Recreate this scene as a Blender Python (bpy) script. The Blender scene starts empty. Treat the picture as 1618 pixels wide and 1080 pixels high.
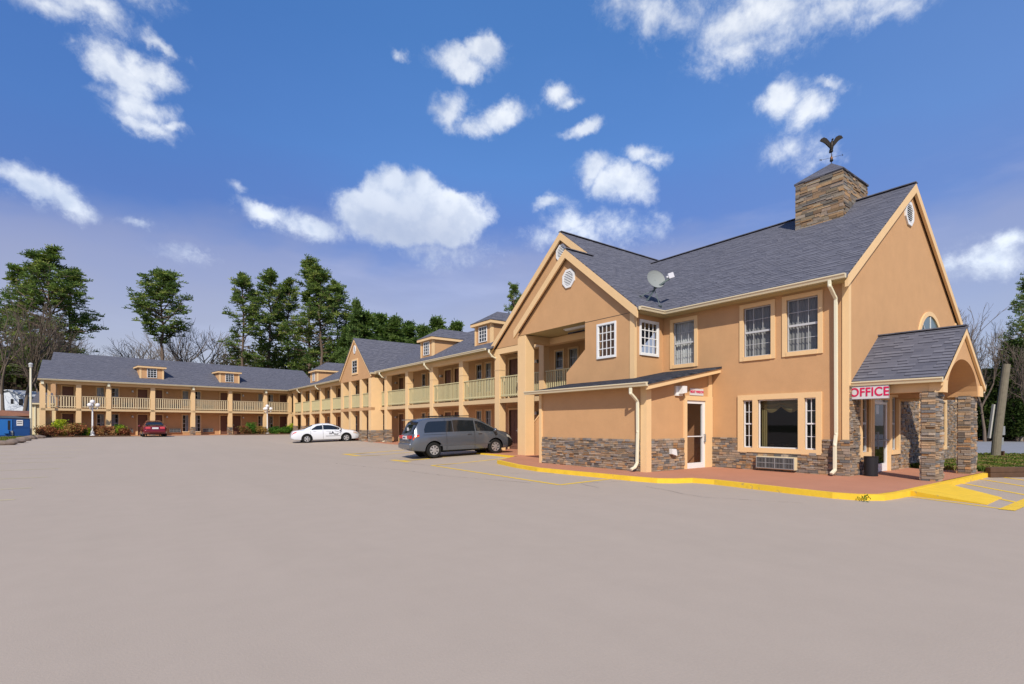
import bpy, math, random
import numpy as np
from mathutils import Matrix, Vector
R = math.radians
SC = bpy.context.scene
COL = SC.collection
random.seed(5)

# ---------------------------------------------------------------- camera, world, sun, exposure
YAW = math.atan(614/820)
cd = bpy.data.cameras.new('camera'); cam = bpy.data.objects.new('camera', cd); COL.objects.link(cam)
cam.location = (0, 0, 1.5); cam.rotation_euler = (R(90), 0, -YAW)
cd.sensor_fit = 'HORIZONTAL'; cd.sensor_width = 36; cd.lens = 820/1618*36
cd.shift_y = 131/1618; cd.clip_end = 3000; cd.clip_start = 0.1
SC.camera = cam
SUN_EL = R(40); SUN_DIR = Vector((-0.64*math.cos(SUN_EL), -0.77*math.cos(SUN_EL), math.sin(SUN_EL))).normalized()
sl = bpy.data.lights.new('sun', 'SUN'); sl.energy = 4.3; sl.angle = R(0.6); sl.color = (1.0, 0.93, 0.82)
so = bpy.data.objects.new('sun', sl); COL.objects.link(so); so.rotation_euler = SUN_DIR.to_track_quat('Z', 'Y').to_euler()
SC.view_settings.view_transform = 'Standard'; SC.view_settings.look = 'None'
SC.view_settings.exposure = 0.0; SC.view_settings.gamma = 1.0
SC.render.engine = 'CYCLES'
SC.cycles.max_bounces = 6; SC.cycles.diffuse_bounces = 2; SC.cycles.glossy_bounces = 3; SC.cycles.transparent_max_bounces = 8; SC.cycles.transmission_bounces = 4
SC.cycles.caustics_reflective = False; SC.cycles.caustics_refractive = False

CF = Vector((math.sin(YAW), math.cos(YAW), 0)); CR = Vector((math.cos(YAW), -math.sin(YAW), 0))
def direction(px, py):
    return (CF + CR*((px-809)/820) + Vector((0, 0, 1))*((671-py)/820)).normalized()

world = bpy.data.worlds.new('World'); SC.world = world; world.use_nodes = True
class NT:
    """small node-graph builder"""
    def __init__(s, nt):
        s.nt = nt; nt.nodes.clear()
    def n(s, t, **kw):
        nd = s.nt.nodes.new(t)
        for k, v in kw.items(): setattr(nd, k, v)
        return nd
    def put(s, inp, v):
        if isinstance(v, bpy.types.NodeSocket): s.nt.links.new(v, inp)
        elif v is not None: inp.default_value = v
    def m(s, op, a, b=None, c=None, clamp=False):
        nd = s.n('ShaderNodeMath', operation=op, use_clamp=clamp)
        for i, v in enumerate((a, b, c)):
            if v is not None: s.put(nd.inputs[i], v)
        return nd.outputs[0]
    def vm(s, op, a, b=None):
        nd = s.n('ShaderNodeVectorMath', operation=op)
        s.put(nd.inputs[0], a)
        if b is not None: s.put(nd.inputs[1], b)
        return nd.outputs['Value'] if op in ('LENGTH', 'DOT_PRODUCT', 'DISTANCE') else nd.outputs[0]
    def noise(s, vec, scale, detail=4, rough=.55, dist=0.0):
        nd = s.n('ShaderNodeTexNoise'); s.put(nd.inputs['Vector'], vec)
        nd.inputs['Scale'].default_value = scale; nd.inputs['Detail'].default_value = detail
        nd.inputs['Roughness'].default_value = rough; nd.inputs['Distortion'].default_value = dist
        return nd
    def mix(s, f, a, b, mode='MIX'):
        nd = s.n('ShaderNodeMix', data_type='RGBA', blend_type=mode)
        s.put(nd.inputs[0], f); s.put(nd.inputs[6], a); s.put(nd.inputs[7], b)
        return nd.outputs[2]
    def ramp(s, f, stops):
        nd = s.n('ShaderNodeValToRGB'); s.put(nd.inputs[0], f); cr = nd.color_ramp
        while len(cr.elements) < len(stops): cr.elements.new(.5)
        for e, (p, c) in zip(cr.elements, stops):
            e.position = p; e.color = c if len(c) == 4 else (*c, 1)
        return nd.outputs[0]
    def smooth(s, v, a, b):
        nd = s.n('ShaderNodeMapRange', interpolation_type='SMOOTHSTEP'); s.put(nd.inputs[0], v)
        nd.inputs[1].default_value = a; nd.inputs[2].default_value = b
        return nd.outputs[0]

CLOUDS = [  # px, py, half width, half height, tilt, density : where the cumulus stand, as directions seen from the lot
    (75, 2, 75, 22, -8, .58), (145, 10, 75, 26, 8, .68), (225, -2, 55, 20, 0, .55),
    (185, 100, 48, 36, 20, 1.0), (232, 112, 42, 30, -10, 1.0), (212, 125, 40, 34, 0, .9), (256, 74, 32, 12, 25, .75), (222, 168, 50, 26, 12, .8),
    (225, 195, 45, 20, 15, .8), (265, 202, 26, 12, 0, .65),
    (722, 92, 50, 24, 0, 1.0), (760, 80, 42, 28, 0, 1.1), (735, 108, 40, 20, 10, .9),
    (708, 172, 34, 26, -25, .95), (795, 183, 52, 22, -22, .95), (745, 196, 40, 14, 0, .6),
    (876, 143, 28, 17, 0, .8), (892, 160, 22, 10, 0, .6), (920, 205, 38, 14, -10, .9),
    (935, 268, 34, 24, 10, 1.0), (985, 292, 56, 32, 15, 1.15), (1012, 247, 30, 16, 15, .8), (1035, 258, 26, 9, 0, .5),
    (868, 317, 30, 14, -10, .9), (905, 355, 56, 34, 10, .8), (980, 360, 80, 36, 0, .55), (860, 378, 40, 22, 0, .5),
    (1060, 28, 120, 40, 20, .66), (1190, 40, 125, 52, 5, .84), (1320, 12, 130, 36, -8, .70), (1185, 82, 95, 28, 0, .66), (1410, 5, 80, 24, 0, .55),
    (1232, 160, 42, 34, 20, 1.05), (1275, 176, 44, 28, -8, 1.05), (1308, 137, 34, 12, 20, .7), (1260, 225, 45, 34, 0, .6), (1290, 250, 34, 24, 0, .45),
    (645, 326, 86, 52, 0, 2.5), (598, 338, 78, 44, 0, 2.2), (702, 345, 70, 46, 0, 2.3), (640, 365, 120, 30, 0, 1.4), (690, 395, 100, 26, 0, .5), (565, 352, 56, 34, 0, .8),
    (420, 345, 52, 20, 20, .95), (490, 360, 54, 22, 8, .9), (455, 356, 56, 22, 10, .7),
    (35, 285, 62, 28, 10, 1.05), (95, 308, 56, 24, 30, .95), (218, 352, 40, 12, 0, .6), (370, 298, 18, 10, 0, .4), (638, 92, 16, 9, 0, .45), (126, 70, 18, 12, 0, .35),
    (1600, 385, 34, 26, -25, .95), (1570, 415, 60, 30, 0, .6), (1530, 408, 50, 22, 0, .5), (290, 402, 40, 14, 0, .4),
]
def build_world():
    g = NT(world.node_tree)
    tc = g.n('ShaderNodeTexCoord').outputs['Generated']
    sky = g.n('ShaderNodeTexSky', sky_type='NISHITA'); sky.sun_disc = False
    sky.sun_elevation = SUN_EL; sky.sun_rotation = math.atan2(SUN_DIR.x, SUN_DIR.y) % (2*math.pi)
    sky.air_density = 1.0; sky.dust_density = .6; sky.ozone_density = 2.0; sky.altitude = 200
    sep = g.n('ShaderNodeSeparateXYZ'); g.put(sep.inputs[0], tc); z = sep.outputs[2]
    # clean blue above, milky violet haze near the horizon
    hzn = g.noise(g.vm('MULTIPLY', tc, (1.5, 1.5, 3.0)), 2.4, 4, .55)
    zz = g.m('ADD', z, g.m('MULTIPLY', g.m('SUBTRACT', hzn.outputs[0], .5), .16))
    clear = g.ramp(zz, [(0.0, (.27, .23, .30)), (.12, (.26, .225, .30)), (.20, (.255, .235, .34)), (.285, (.20, .21, .38)), (.345, (.055, .125, .41)), (.45, (.048, .160, .465)), (.6, (.035, .142, .42)), (1.0, (.03, .12, .35))])
    hz = g.noise(g.vm('MULTIPLY', tc, (1.2, 1.2, 5.0)), 2.2, 5, .6)
    clear = g.mix(g.m('MULTIPLY', g.smooth(hz.outputs[0], .48, .78), g.m('MULTIPLY', g.smooth(z, .44, .30), .45)), clear, (.36, .36, .52, 1))
    # azimuth: lighter and less saturated towards the right of the view
    rt = g.vm('DOT_PRODUCT', tc, tuple(CR))
    fl_ = g.m('MULTIPLY', g.m('MULTIPLY', g.smooth(rt, -.05, -.65), .42), g.smooth(z, .25, .36)); clear = g.mix(fl_, clear, (.0, .05, .27, 1))
    clear = g.mix(g.m('MULTIPLY', g.smooth(rt, .2, .7), .25), clear, (.17, .24, .47, 1))
    # domain warp for ragged edges
    w1 = g.noise(tc, 9, 8, .62).outputs[1]; w2 = g.noise(tc, 30, 4, .6).outputs[1]
    wv = g.vm('ADD', tc, g.vm('MULTIPLY', g.vm('SUBTRACT', w1, (.5, .5, .5)), (.075, .075, .06)))
    wv = g.vm('ADD', wv, g.vm('MULTIPLY', g.vm('SUBTRACT', w2, (.5, .5, .5)), (.022, .022, .02)))
    field = None
    for (px, py, a, b, rot, dens) in CLOUDS:
        c = direction(px, py); r = Vector((0, 0, 1)).cross(c).normalized() * -1; u = r.cross(c).normalized()
        if u.z < 0: u = -u
        r = u.cross(-c).normalized() * 1
        if r.dot(CR) < 0: r = -r
        t = R(-rot); r2 = r*math.cos(t) + u*math.sin(t); u2 = -r*math.sin(t) + u*math.cos(t)
        cz = math.cos(math.atan(math.hypot(px-809, py-671)/820))
        sc_a = a/820*cz*1.05; sc_b = b/820*cz*1.05
        mr = r2/sc_a; mu = u2/sc_b
        mp = g.n('ShaderNodeCombineXYZ')
        g.put(mp.inputs[0], g.vm('DOT_PRODUCT', wv, tuple(mr))); g.put(mp.inputs[1], g.vm('DOT_PRODUCT', wv, tuple(mu)))
        v = g.m('MULTIPLY_ADD', g.vm('LENGTH', mp.outputs[0]), -dens, dens)
        field = v if field is None else g.m('SMOOTH_MAX', field, v, .12)
    field = g.m('MULTIPLY', field, g.smooth(z, .02, .10))
    n1 = g.noise(tc, 19, 11, .64, .2).outputs[0]
    dens = g.m('ADD', field, g.m('MULTIPLY', g.m('SUBTRACT', n1, .5), 1.55))
    alpha = g.smooth(dens, -.02, .80)
    n3 = g.noise(g.vm('ADD', g.vm('MULTIPLY', tc, (1.0, 1.0, 1.9)), g.vm('MULTIPLY', w1, (.25, .25, .25))), 11, 9, .68).outputs[0]
    wisp = g.m('MULTIPLY', g.smooth(g.m('ADD', g.m('MULTIPLY', field, .75), g.m('MULTIPLY', g.m('SUBTRACT', n3, .46), 2.4)), .05, 1.3), .75)
    wisp = g.m('MULTIPLY', wisp, g.smooth(field, -.42, .12)); alpha = g.m('MAXIMUM', alpha, wisp)
    # billow shading: compare noise here with noise a little towards the sun side
    s2 = g.noise(g.vm('ADD', tc, (-.006, -.004, .022)), 22, 5, .55).outputs[0]
    n1b = g.noise(tc, 22, 5, .55).outputs[0]
    bil = g.smooth(g.m('SUBTRACT', n1b, s2), -.20, .12)
    core = g.smooth(dens, .2, 1.4)
    low = g.noise(tc, 7, 3, .5).outputs[0]
    shade = g.m('ADD', g.m('MULTIPLY', bil, .45), g.m('MULTIPLY', g.smooth(low, .30, .62), .55))
    ccol = g.mix(shade, (.48, .53, .64, 1), (.88, .89, .89, 1))
    # underside of the large cumulus is greyer
    c0 = direction(650, 352)
    under = g.m('MULTIPLY', g.smooth(g.vm('DISTANCE', tc, tuple(c0)), .20, .05), g.smooth(z, c0.z + .06, c0.z - .035))
    ccol = g.mix(g.m('MULTIPLY', under, .75), ccol, (.36, .38, .47, 1))
    alpha = g.m('MULTIPLY', alpha, .93)
    pic = g.mix(alpha, clear, ccol)
    bg1 = g.n('ShaderNodeBackground'); g.put(bg1.inputs[0], sky.outputs[0]); bg1.inputs[1].default_value = .05
    bg2 = g.n('ShaderNodeBackground'); g.put(bg2.inputs[0], pic); bg2.inputs[1].default_value = 1.0
    ad = g.n('ShaderNodeAddShader'); g.nt.links.new(bg1.outputs[0], ad.inputs[0]); g.nt.links.new(bg2.outputs[0], ad.inputs[1])
    out = g.n('ShaderNodeOutputWorld'); g.nt.links.new(ad.outputs[0], out.inputs[0])
build_world()
world.cycles.sampling_method = 'NONE'

# ---------------------------------------------------------------- materials
MATS = {}
def mat(name, col, rough=.8, metal=0.0, spec=.3, var=0.0, vscale=1.0, bump=0.0, bscale=40, attr=False, coat=0.0, trans=0.0):
    if name in MATS: return MATS[name]
    m = bpy.data.materials.new(name); m.use_nodes = True; MATS[name] = m
    g = NT(m.node_tree); p = g.n('ShaderNodeBsdfPrincipled'); o = g.n('ShaderNodeOutputMaterial')
    g.nt.links.new(p.outputs[0], o.inputs[0])
    c = (*col, 1)
    tc = g.n('ShaderNodeTexCoord').outputs['Object']
    if attr:
        at = g.n('ShaderNodeAttribute'); at.attribute_name = 'Col'; c = g.mix(1.0, at.outputs['Color'], c, 'MULTIPLY')
    if var:
        nz = g.noise(tc, vscale, 6, .65).outputs[0]
        f = g.m('MULTIPLY_ADD', g.m('SUBTRACT', nz, .5), var*2, 1.0)
        cc = g.n('ShaderNodeCombineColor'); [g.put(cc.inputs[i], f) for i in range(3)]
        c = g.mix(1.0, c, cc.outputs[0], 'MULTIPLY')
    g.put(p.inputs['Base Color'], c)
    p.inputs['Roughness'].default_value = rough; p.inputs['Metallic'].default_value = metal
    p.inputs['Specular IOR Level'].default_value = spec; p.inputs['Coat Weight'].default_value = coat
    if trans:
        p.inputs['Transmission Weight'].default_value = trans
    if bump:
        nb = g.noise(tc, bscale, 5, .6).outputs[0]; b = g.n('ShaderNodeBump'); b.inputs['Strength'].default_value = bump
        b.inputs['Distance'].default_value = .01; g.put(b.inputs['Height'], nb); g.nt.links.new(b.outputs[0], p.inputs['Normal'])
    return m
STUCCO = mat('stucco', (.58, .338, .168), .9, spec=.15, var=.13, vscale=1.7, bump=.5, bscale=60)
TRIM = mat('trim_paint', (.80, .545, .285), .75, var=.06, vscale=3, bump=.15)
CREAM = mat('cream_paint', (.72, .60, .38), .6, var=.05, vscale=3)
GUTTER = mat('gutter_metal', (.72, .62, .42), .45, var=.05, vscale=2)
SPOUT = mat('spout_metal', (.78, .73, .54), .45, var=.05, vscale=2)
RAILM = mat('railing_paint', (.60, .53, .30), .7, var=.10, vscale=4)
RAILF = mat('railing_cream', (.66, .53, .33), .7, var=.08, vscale=4)
SLAB = mat('slab_paint', (.66, .47, .26), .8, var=.06, vscale=3)
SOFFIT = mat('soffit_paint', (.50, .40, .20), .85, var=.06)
WHITE = mat('white_paint', (.80, .80, .79), .45)
DOORM = mat('brown_door', (.19, .09, .058), .55, var=.12, vscale=5)
STONE = mat('ledge_stone', (1, 1, 1), .9, attr=True, var=.30, vscale=14, bump=1.0, bscale=30)
MORTAR = mat('stone_backing', (.085, .07, .06), .95)
REDWALK = mat('painted_walk', (.50, .225, .135), .8, var=.12, vscale=1.1, bump=.25, bscale=50)
def worn_yellow():
    m = mat('yellow_paint', (.86, .55, .04), .7, var=.22, vscale=4, bump=.3); g = NT.__new__(NT); g.nt = m.node_tree; p = [n for n in m.node_tree.nodes if n.type == 'BSDF_PRINCIPLED'][0]
    src = p.inputs['Base Color'].links[0].from_socket; tc = g.n('ShaderNodeTexCoord').outputs['Object']
    a = g.noise(tc, 5, 8, .75).outputs[0]; b = g.noise(tc, .8, 3, .6).outputs[0]
    f = g.smooth(g.m('ADD', a, g.m('MULTIPLY', g.m('SUBTRACT', b, .5), .5)), .62, .68); g.put(p.inputs['Base Color'], g.mix(g.m('MULTIPLY', f, .75), src, (.33, .27, .20, 1))); return m
YELLOW = worn_yellow()
YELLOWFADED = mat('faded_yellow_paint', (.62, .53, .30), .85, var=.12, vscale=1.2)
DARK = mat('dark_metal', (.02, .02, .022), .4)
BLACKPL = mat('black_plastic', (.012, .012, .013), .45)
RUBBER = mat('tyre_rubber', (.012, .012, .012), .85)
CHROME = mat('wheel_alloy', (.62, .62, .62), .3, metal=.7)
GREYMETAL = mat('grey_metal', (.30, .31, .31), .5, metal=.3)
BRONZE = mat('weathered_bronze', (.035, .028, .022), .5, metal=.6, var=.4, vscale=10)
GALV = mat('galvanised_steel', (.10, .13, .13), .5, metal=.4)
DISHM = mat('dish_enamel', (.27, .29, .28), .6)
DIRT = mat('bed_soil', (.16, .085, .05), .95, var=.3, vscale=6, bump=.6, bscale=20)
TIMBER = mat('landscape_timber', (.10, .055, .033), .9, var=.4, vscale=6, bump=.6, bscale=18)
BARKP = mat('pine_bark', (.14, .10, .075), .95, var=.4, vscale=4)
BARKG = mat('grey_bark', (.25, .215, .18), .95, var=.3, vscale=4)
BARKB = mat('brown_bark', (.17, .13, .10), .95, var=.3, vscale=4)
POLEW = mat('weathered_pole_wood', (.19, .165, .12), .95, var=.35, vscale=7, bump=.6, bscale=14)
def leaf_mat(name, back):
    m = bpy.data.materials.new(name); m.use_nodes = True; MATS[name] = m; g = NT(m.node_tree); o = g.n('ShaderNodeOutputMaterial')
    at = g.n('ShaderNodeAttribute'); at.attribute_name = 'Col'
    d = g.n('ShaderNodeBsdfDiffuse'); g.put(d.inputs[0], at.outputs['Color']); t = g.n('ShaderNodeBsdfTranslucent'); g.put(t.inputs[0], g.mix(1.0, at.outputs['Color'], (1.1, 1.25, .6, 1), 'MULTIPLY'))
    mx = g.n('ShaderNodeMixShader'); mx.inputs[0].default_value = back; g.nt.links.new(d.outputs[0], mx.inputs[1]); g.nt.links.new(t.outputs[0], mx.inputs[2]); g.nt.links.new(mx.outputs[0], o.inputs[0]); return m
NEEDLE = leaf_mat('pine_needles', .35); LEAF = leaf_mat('leaves', .35); GRASSM = leaf_mat('grass_blades', .3)
ROCK = mat('boulder_rock', (.20, .15, .12), .95, var=.5, vscale=5, bump=1.0, bscale=10)
BLUE = mat('blue_enamel', (.012, .058, .20), .45, var=.18, vscale=2)
BLUE2 = mat('light_blue_enamel', (.02, .14, .42), .45, var=.12, vscale=2)
FABRIC = mat('curtain_fabric', (.62, .62, .58), .9)
FABRICG = mat('sheer_grey_curtain', (.34, .34, .345), .9)
VALANCE = mat('green_gold_valance', (.20, .17, .07), .8)
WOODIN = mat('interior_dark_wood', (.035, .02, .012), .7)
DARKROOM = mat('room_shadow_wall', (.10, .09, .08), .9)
TANIN = mat('interior_wall', (.60, .30, .16), .9)
REDLET = mat('red_lettering', (.62, .012, .085), .5)
SIGNW = mat('sign_white', (.66, .64, .64), .5)
GREYTXT = mat('grey_lettering', (.05, .05, .055), .6)
BRICKP = mat('planter_brick', (.20, .09, .06), .9, var=.4, vscale=9)

def glass_mat(name, tint, fac, base=(.02, .025, .03)):
    m = bpy.data.materials.new(name); m.use_nodes = True; MATS[name] = m
    g = NT(m.node_tree); o = g.n('ShaderNodeOutputMaterial')
    tr = g.n('ShaderNodeBsdfTransparent'); tr.inputs[0].default_value = (*tint, 1)
    gl = g.n('ShaderNodeBsdfGlossy'); gl.inputs['Roughness'].default_value = .02; gl.inputs[0].default_value = (.9, .93, 1, 1)
    ge = g.n('ShaderNodeNewGeometry'); dt = g.m('ABSOLUTE', g.vm('DOT_PRODUCT', ge.outputs['Normal'], ge.outputs['Incoming']))
    mx = g.n('ShaderNodeMixShader'); g.put(mx.inputs[0], g.m('MULTIPLY_ADD', g.m('POWER', g.m('SUBTRACT', 1.0, dt), 4.0), .8, fac, clamp=True))
    g.nt.links.new(tr.outputs[0], mx.inputs[1]); g.nt.links.new(gl.outputs[0], mx.inputs[2]); g.nt.links.new(mx.outputs[0], o.inputs[0])
    return m
GLASS = glass_mat('window_glass', (.74, .75, .74), .035)
BARS = mat('window_bars', (.52, .53, .54), .5)
BLIND = mat('white_blind', (.80, .82, .84), .8)
GLASSC = mat('car_glass', (.012, .015, .018), .05, spec=.8)
GLASSD = mat('arched_glass', (.10, .16, .17), .15, spec=.6, var=.5, vscale=3)

def roof_mat(name, cA, cB, cC):
    m = bpy.data.materials.new(name); m.use_nodes = True; MATS[name] = m
    g = NT(m.node_tree); p = g.n('ShaderNodeBsdfPrincipled'); o = g.n('ShaderNodeOutputMaterial'); g.nt.links.new(p.outputs[0], o.inputs[0])
    uv = g.n('ShaderNodeUVMap').outputs[0]; s = g.n('ShaderNodeSeparateXYZ'); g.put(s.inputs[0], uv)
    wob = g.noise(uv, 1.5, 2, .5).outputs[0]
    v = g.m('ADD', s.outputs[1], g.m('MULTIPLY', wob, .008)); row = g.m('FLOOR', g.m('DIVIDE', v, .145))
    vf = g.m('FRACT', g.m('DIVIDE', v, .145))
    wn = g.n('ShaderNodeTexWhiteNoise', noise_dimensions='1D'); g.put(wn.inputs['W'], row)
    uo = g.m('ADD', g.m('DIVIDE', s.outputs[0], .22), g.m('MULTIPLY', wn.outputs[0], 9.7))
    cell = g.m('FLOOR', uo)
    cv = g.n('ShaderNodeCombineXYZ'); g.put(cv.inputs[0], cell); g.put(cv.inputs[1], row)
    w2 = g.n('ShaderNodeTexWhiteNoise', noise_dimensions='2D'); g.put(w2.inputs['Vector'], cv.outputs[0])
    rnd = w2.outputs[0]
    col = g.ramp(rnd, [(0, cA), (.45, cB), (1, cC)])
    big = g.noise(uv, .35, 4, .6).outputs[0]
    bc = g.n('ShaderNodeCombineColor'); f = g.m('MULTIPLY_ADD', g.m('SUBTRACT', big, .5), .12, 1.0); [g.put(bc.inputs[i], f) for i in range(3)]
    col = g.mix(1.0, col, bc.outputs[0], 'MULTIPLY')
    gran = g.noise(uv, 90, 2, .7).outputs[0]
    gc = g.n('ShaderNodeCombineColor'); f = g.m('MULTIPLY_ADD', g.m('SUBTRACT', gran, .5), .8, 1.0); [g.put(gc.inputs[i], f) for i in range(3)]
    col = g.mix(1.0, col, gc.outputs[0], 'MULTIPLY')
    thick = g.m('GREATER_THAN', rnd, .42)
    line = g.m('MULTIPLY', g.m('LESS_THAN', vf, .28), g.m('MULTIPLY_ADD', thick, .72, .10))  # dark strip along each course: shadow of the tab edges painted into the colour
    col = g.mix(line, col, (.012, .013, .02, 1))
    g.put(p.inputs['Base Color'], col); p.inputs['Roughness'].default_value = .95; p.inputs['Specular IOR Level'].default_value = .1
    h = g.m('ADD', g.m('SUBTRACT', 1.0, vf), g.m('MULTIPLY', thick, .7))
    b = g.n('ShaderNodeBump'); b.inputs['Strength'].default_value = .6; b.inputs['Distance'].default_value = .012
    g.put(b.inputs['Height'], h); g.nt.links.new(b.outputs[0], p.inputs['Normal'])
    return m
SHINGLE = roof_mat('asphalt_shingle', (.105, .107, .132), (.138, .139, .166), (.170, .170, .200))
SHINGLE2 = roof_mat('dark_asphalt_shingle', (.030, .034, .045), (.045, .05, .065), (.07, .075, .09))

def lot_mat():
    m = bpy.data.materials.new('worn_asphalt'); m.use_nodes = True
    g = NT(m.node_tree); p = g.n('ShaderNodeBsdfPrincipled'); o = g.n('ShaderNodeOutputMaterial'); g.nt.links.new(p.outputs[0], o.inputs[0])
    tc = g.n('ShaderNodeTexCoord').outputs['Object']
    a = g.noise(tc, .12, 5, .6).outputs[0]; b = g.noise(tc, 2.2, 6, .65).outputs[0]; c = g.noise(tc, 55, 3, .7).outputs[0]
    st = g.noise(g.vm('MULTIPLY', tc, (.5, .06, 1)), 2.0, 5, .6).outputs[0]
    base = g.ramp(a, [(.3, (.445, .365, .290)), (.7, (.465, .378, .302))])
    k = g.m('ADD', g.m('MULTIPLY_ADD', g.m('SUBTRACT', b, .5), .10, 1.0), g.m('ADD', g.m('MULTIPLY', g.m('SUBTRACT', c, .5), .16), g.m('MULTIPLY', g.m('SUBTRACT', st, .5), .10)))
    cc = g.n('ShaderNodeCombineColor'); [g.put(cc.inputs[i], k) for i in range(3)]
    col = g.mix(1.0, base, cc.outputs[0], 'MULTIPLY')
    g.put(p.inputs['Base Color'], col); p.inputs['Roughness'].default_value = .92; p.inputs['Specular IOR Level'].default_value = .15
    bp = g.n('ShaderNodeBump'); bp.inputs['Strength'].default_value = .25; bp.inputs['Distance'].default_value = .01
    g.put(bp.inputs['Height'], c); g.nt.links.new(bp.outputs[0], p.inputs['Normal'])
    return m
LOT = lot_mat()
ROADM = mat('road_asphalt', (.27, .27, .28), .9, var=.12, vscale=.6, bump=.2)
GROUNDM = mat('field_ground', (.085, .085, .04), .95, var=.4, vscale=.4)
TURF = mat('turf_soil', (.11, .13, .035), .95, var=.45, vscale=3)

# ---------------------------------------------------------------- object helpers
WM = {}   # world matrix of every thing's Empty
def thing(name, label, cat, loc=(0, 0, 0), rz=0.0, group=None):
    o = bpy.data.objects.new(name, None); COL.objects.link(o); o.empty_display_size = .3
    o.location = loc; o.rotation_euler = (0, 0, rz); o['label'] = label; o['category'] = cat
    if group: o['group'] = group
    WM[o] = Matrix.Translation(Vector(loc)) @ Matrix.Rotation(rz, 4, 'Z')
    return o
def tag(o, label=None, cat=None, group=None, kind=None):
    if label: o['label'] = label
    if cat: o['category'] = cat
    if group: o['group'] = group
    if kind: o['kind'] = kind
    return o
def copy_tree(o, parent=None):
    c = o.copy(); COL.objects.link(c)
    if parent is not None: c.parent = parent
    for ch in list(o.children): copy_tree(ch, c)
    return c
def root_of(o):
    while o.parent is not None: o = o.parent
    return o
class MB:
    """collects shapes; M places them; build() links them as ONE mesh object"""
    def __init__(s, M=None):
        s.v = []; s.f = []; s.mi = []; s.c = []; s.M = M or Matrix.Identity(4); s.col = None
    def face(s, pts, mi=0):
        i0 = len(s.v)
        for p in pts: s.v.append(s.M @ Vector(p))
        s.f.append(list(range(i0, i0+len(pts)))); s.mi.append(mi); s.c.append(s.col)
    def box(s, x0, x1, y0, y1, z0, z1, mi=0, skip=''):
        if x0 > x1: x0, x1 = x1, x0
        if y0 > y1: y0, y1 = y1, y0
        if z0 > z1: z0, z1 = z1, z0
        a = [(x0, y0, z0), (x1, y0, z0), (x1, y1, z0), (x0, y1, z0), (x0, y0, z1), (x1, y0, z1), (x1, y1, z1), (x0, y1, z1)]
        i0 = len(s.v)
        for p in a: s.v.append(s.M @ Vector(p))
        for k, q in (('b', (0, 3, 2, 1)), ('t', (4, 5, 6, 7)), ('f', (0, 1, 5, 4)), ('r', (1, 2, 6, 5)), ('k', (2, 3, 7, 6)), ('l', (3, 0, 4, 7))):
            if k in skip: continue
            s.f.append([i0+j for j in q]); s.mi.append(mi); s.c.append(s.col)
    def prism(s, poly, y0, y1, mi=0, caps=True):
        """poly in (x,z) counter-clockwise seen from -y, extruded from y0 to y1"""
        n = len(poly)
        if caps:
            s.face([(a, y0, b) for a, b in poly], mi); s.face([(a, y1, b) for a, b in reversed(poly)], mi)
        for i in range(n):
            (a, b), (c, d) = poly[i], poly[(i+1) % n]
            s.face([(a, y0, b), (a, y1, b), (c, y1, d), (c, y0, d)], mi)
    def prism_x(s, poly, x0, x1, mi=0):
        """poly in (y,z), extruded along x"""
        n = len(poly)
        s.face([(x0, a, b) for a, b in reversed(poly)], mi); s.face([(x1, a, b) for a, b in poly], mi)
        for i in range(n):
            (a, b), (c, d) = poly[i], poly[(i+1) % n]
            s.face([(x0, a, b), (x1, a, b), (x1, c, d), (x0, c, d)], mi)
    def slab(s, pts, t, mi=0, smi=None):
        """a sheet of thickness t hanging below the given top polygon"""
        if smi is None: smi = mi
        low = [(p[0], p[1], p[2]-t) for p in pts]; n = len(pts)
        s.face(pts, mi); s.face(list(reversed(low)), smi)
        for i in range(n):
            j = (i+1) % n; s.face([pts[i], low[i], low[j], pts[j]], smi)
    def tube(s, path, rad, n=8, mi=0, caps=True):
        path = [Vector(p) for p in path]
        rads = rad if isinstance(rad, (list, tuple)) else [rad]*len(path)
        rings = []
        for i, p in enumerate(path):
            d = (path[min(i+1, len(path)-1)] - path[max(i-1, 0)]).normalized()
            a = d.cross(Vector((0, 0, 1)) if abs(d.z) < .95 else Vector((1, 0, 0))).normalized(); b = d.cross(a)
            i0 = len(s.v)
            for k in range(n):
                t = 2*math.pi*k/n; s.v.append(s.M @ (p + (a*math.cos(t)+b*math.sin(t))*rads[i]))
            rings.append(i0)
        for i in range(len(rings)-1):
            for k in range(n):
                q = [rings[i]+k, rings[i]+(k+1) % n, rings[i+1]+(k+1) % n, rings[i+1]+k]
                s.f.append(q[::-1]); s.mi.append(mi); s.c.append(s.col)
        if caps:
            s.f.append([rings[0]+k for k in range(n)]); s.mi.append(mi); s.c.append(s.col)
            s.f.append([rings[-1]+k for k in reversed(range(n))]); s.mi.append(mi); s.c.append(s.col)
    def sphere(s, c, r, nu=14, nv=9, mi=0, sq=(1, 1, 1)):
        c = Vector(c); i0 = len(s.v)
        for i in range(nv+1):
            t = math.pi*i/nv
            for k in range(nu):
                u = 2*math.pi*k/nu
                s.v.append(s.M @ (c + Vector((math.sin(t)*math.cos(u)*r*sq[0], math.sin(t)*math.sin(u)*r*sq[1], math.cos(t)*r*sq[2]))))
        for i in range(nv):
            for k in range(nu):
                a = i0+i*nu+k; b = i0+i*nu+(k+1) % nu
                s.f.append([a, a+nu, b+nu, b]); s.mi.append(mi); s.c.append(s.col)
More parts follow.
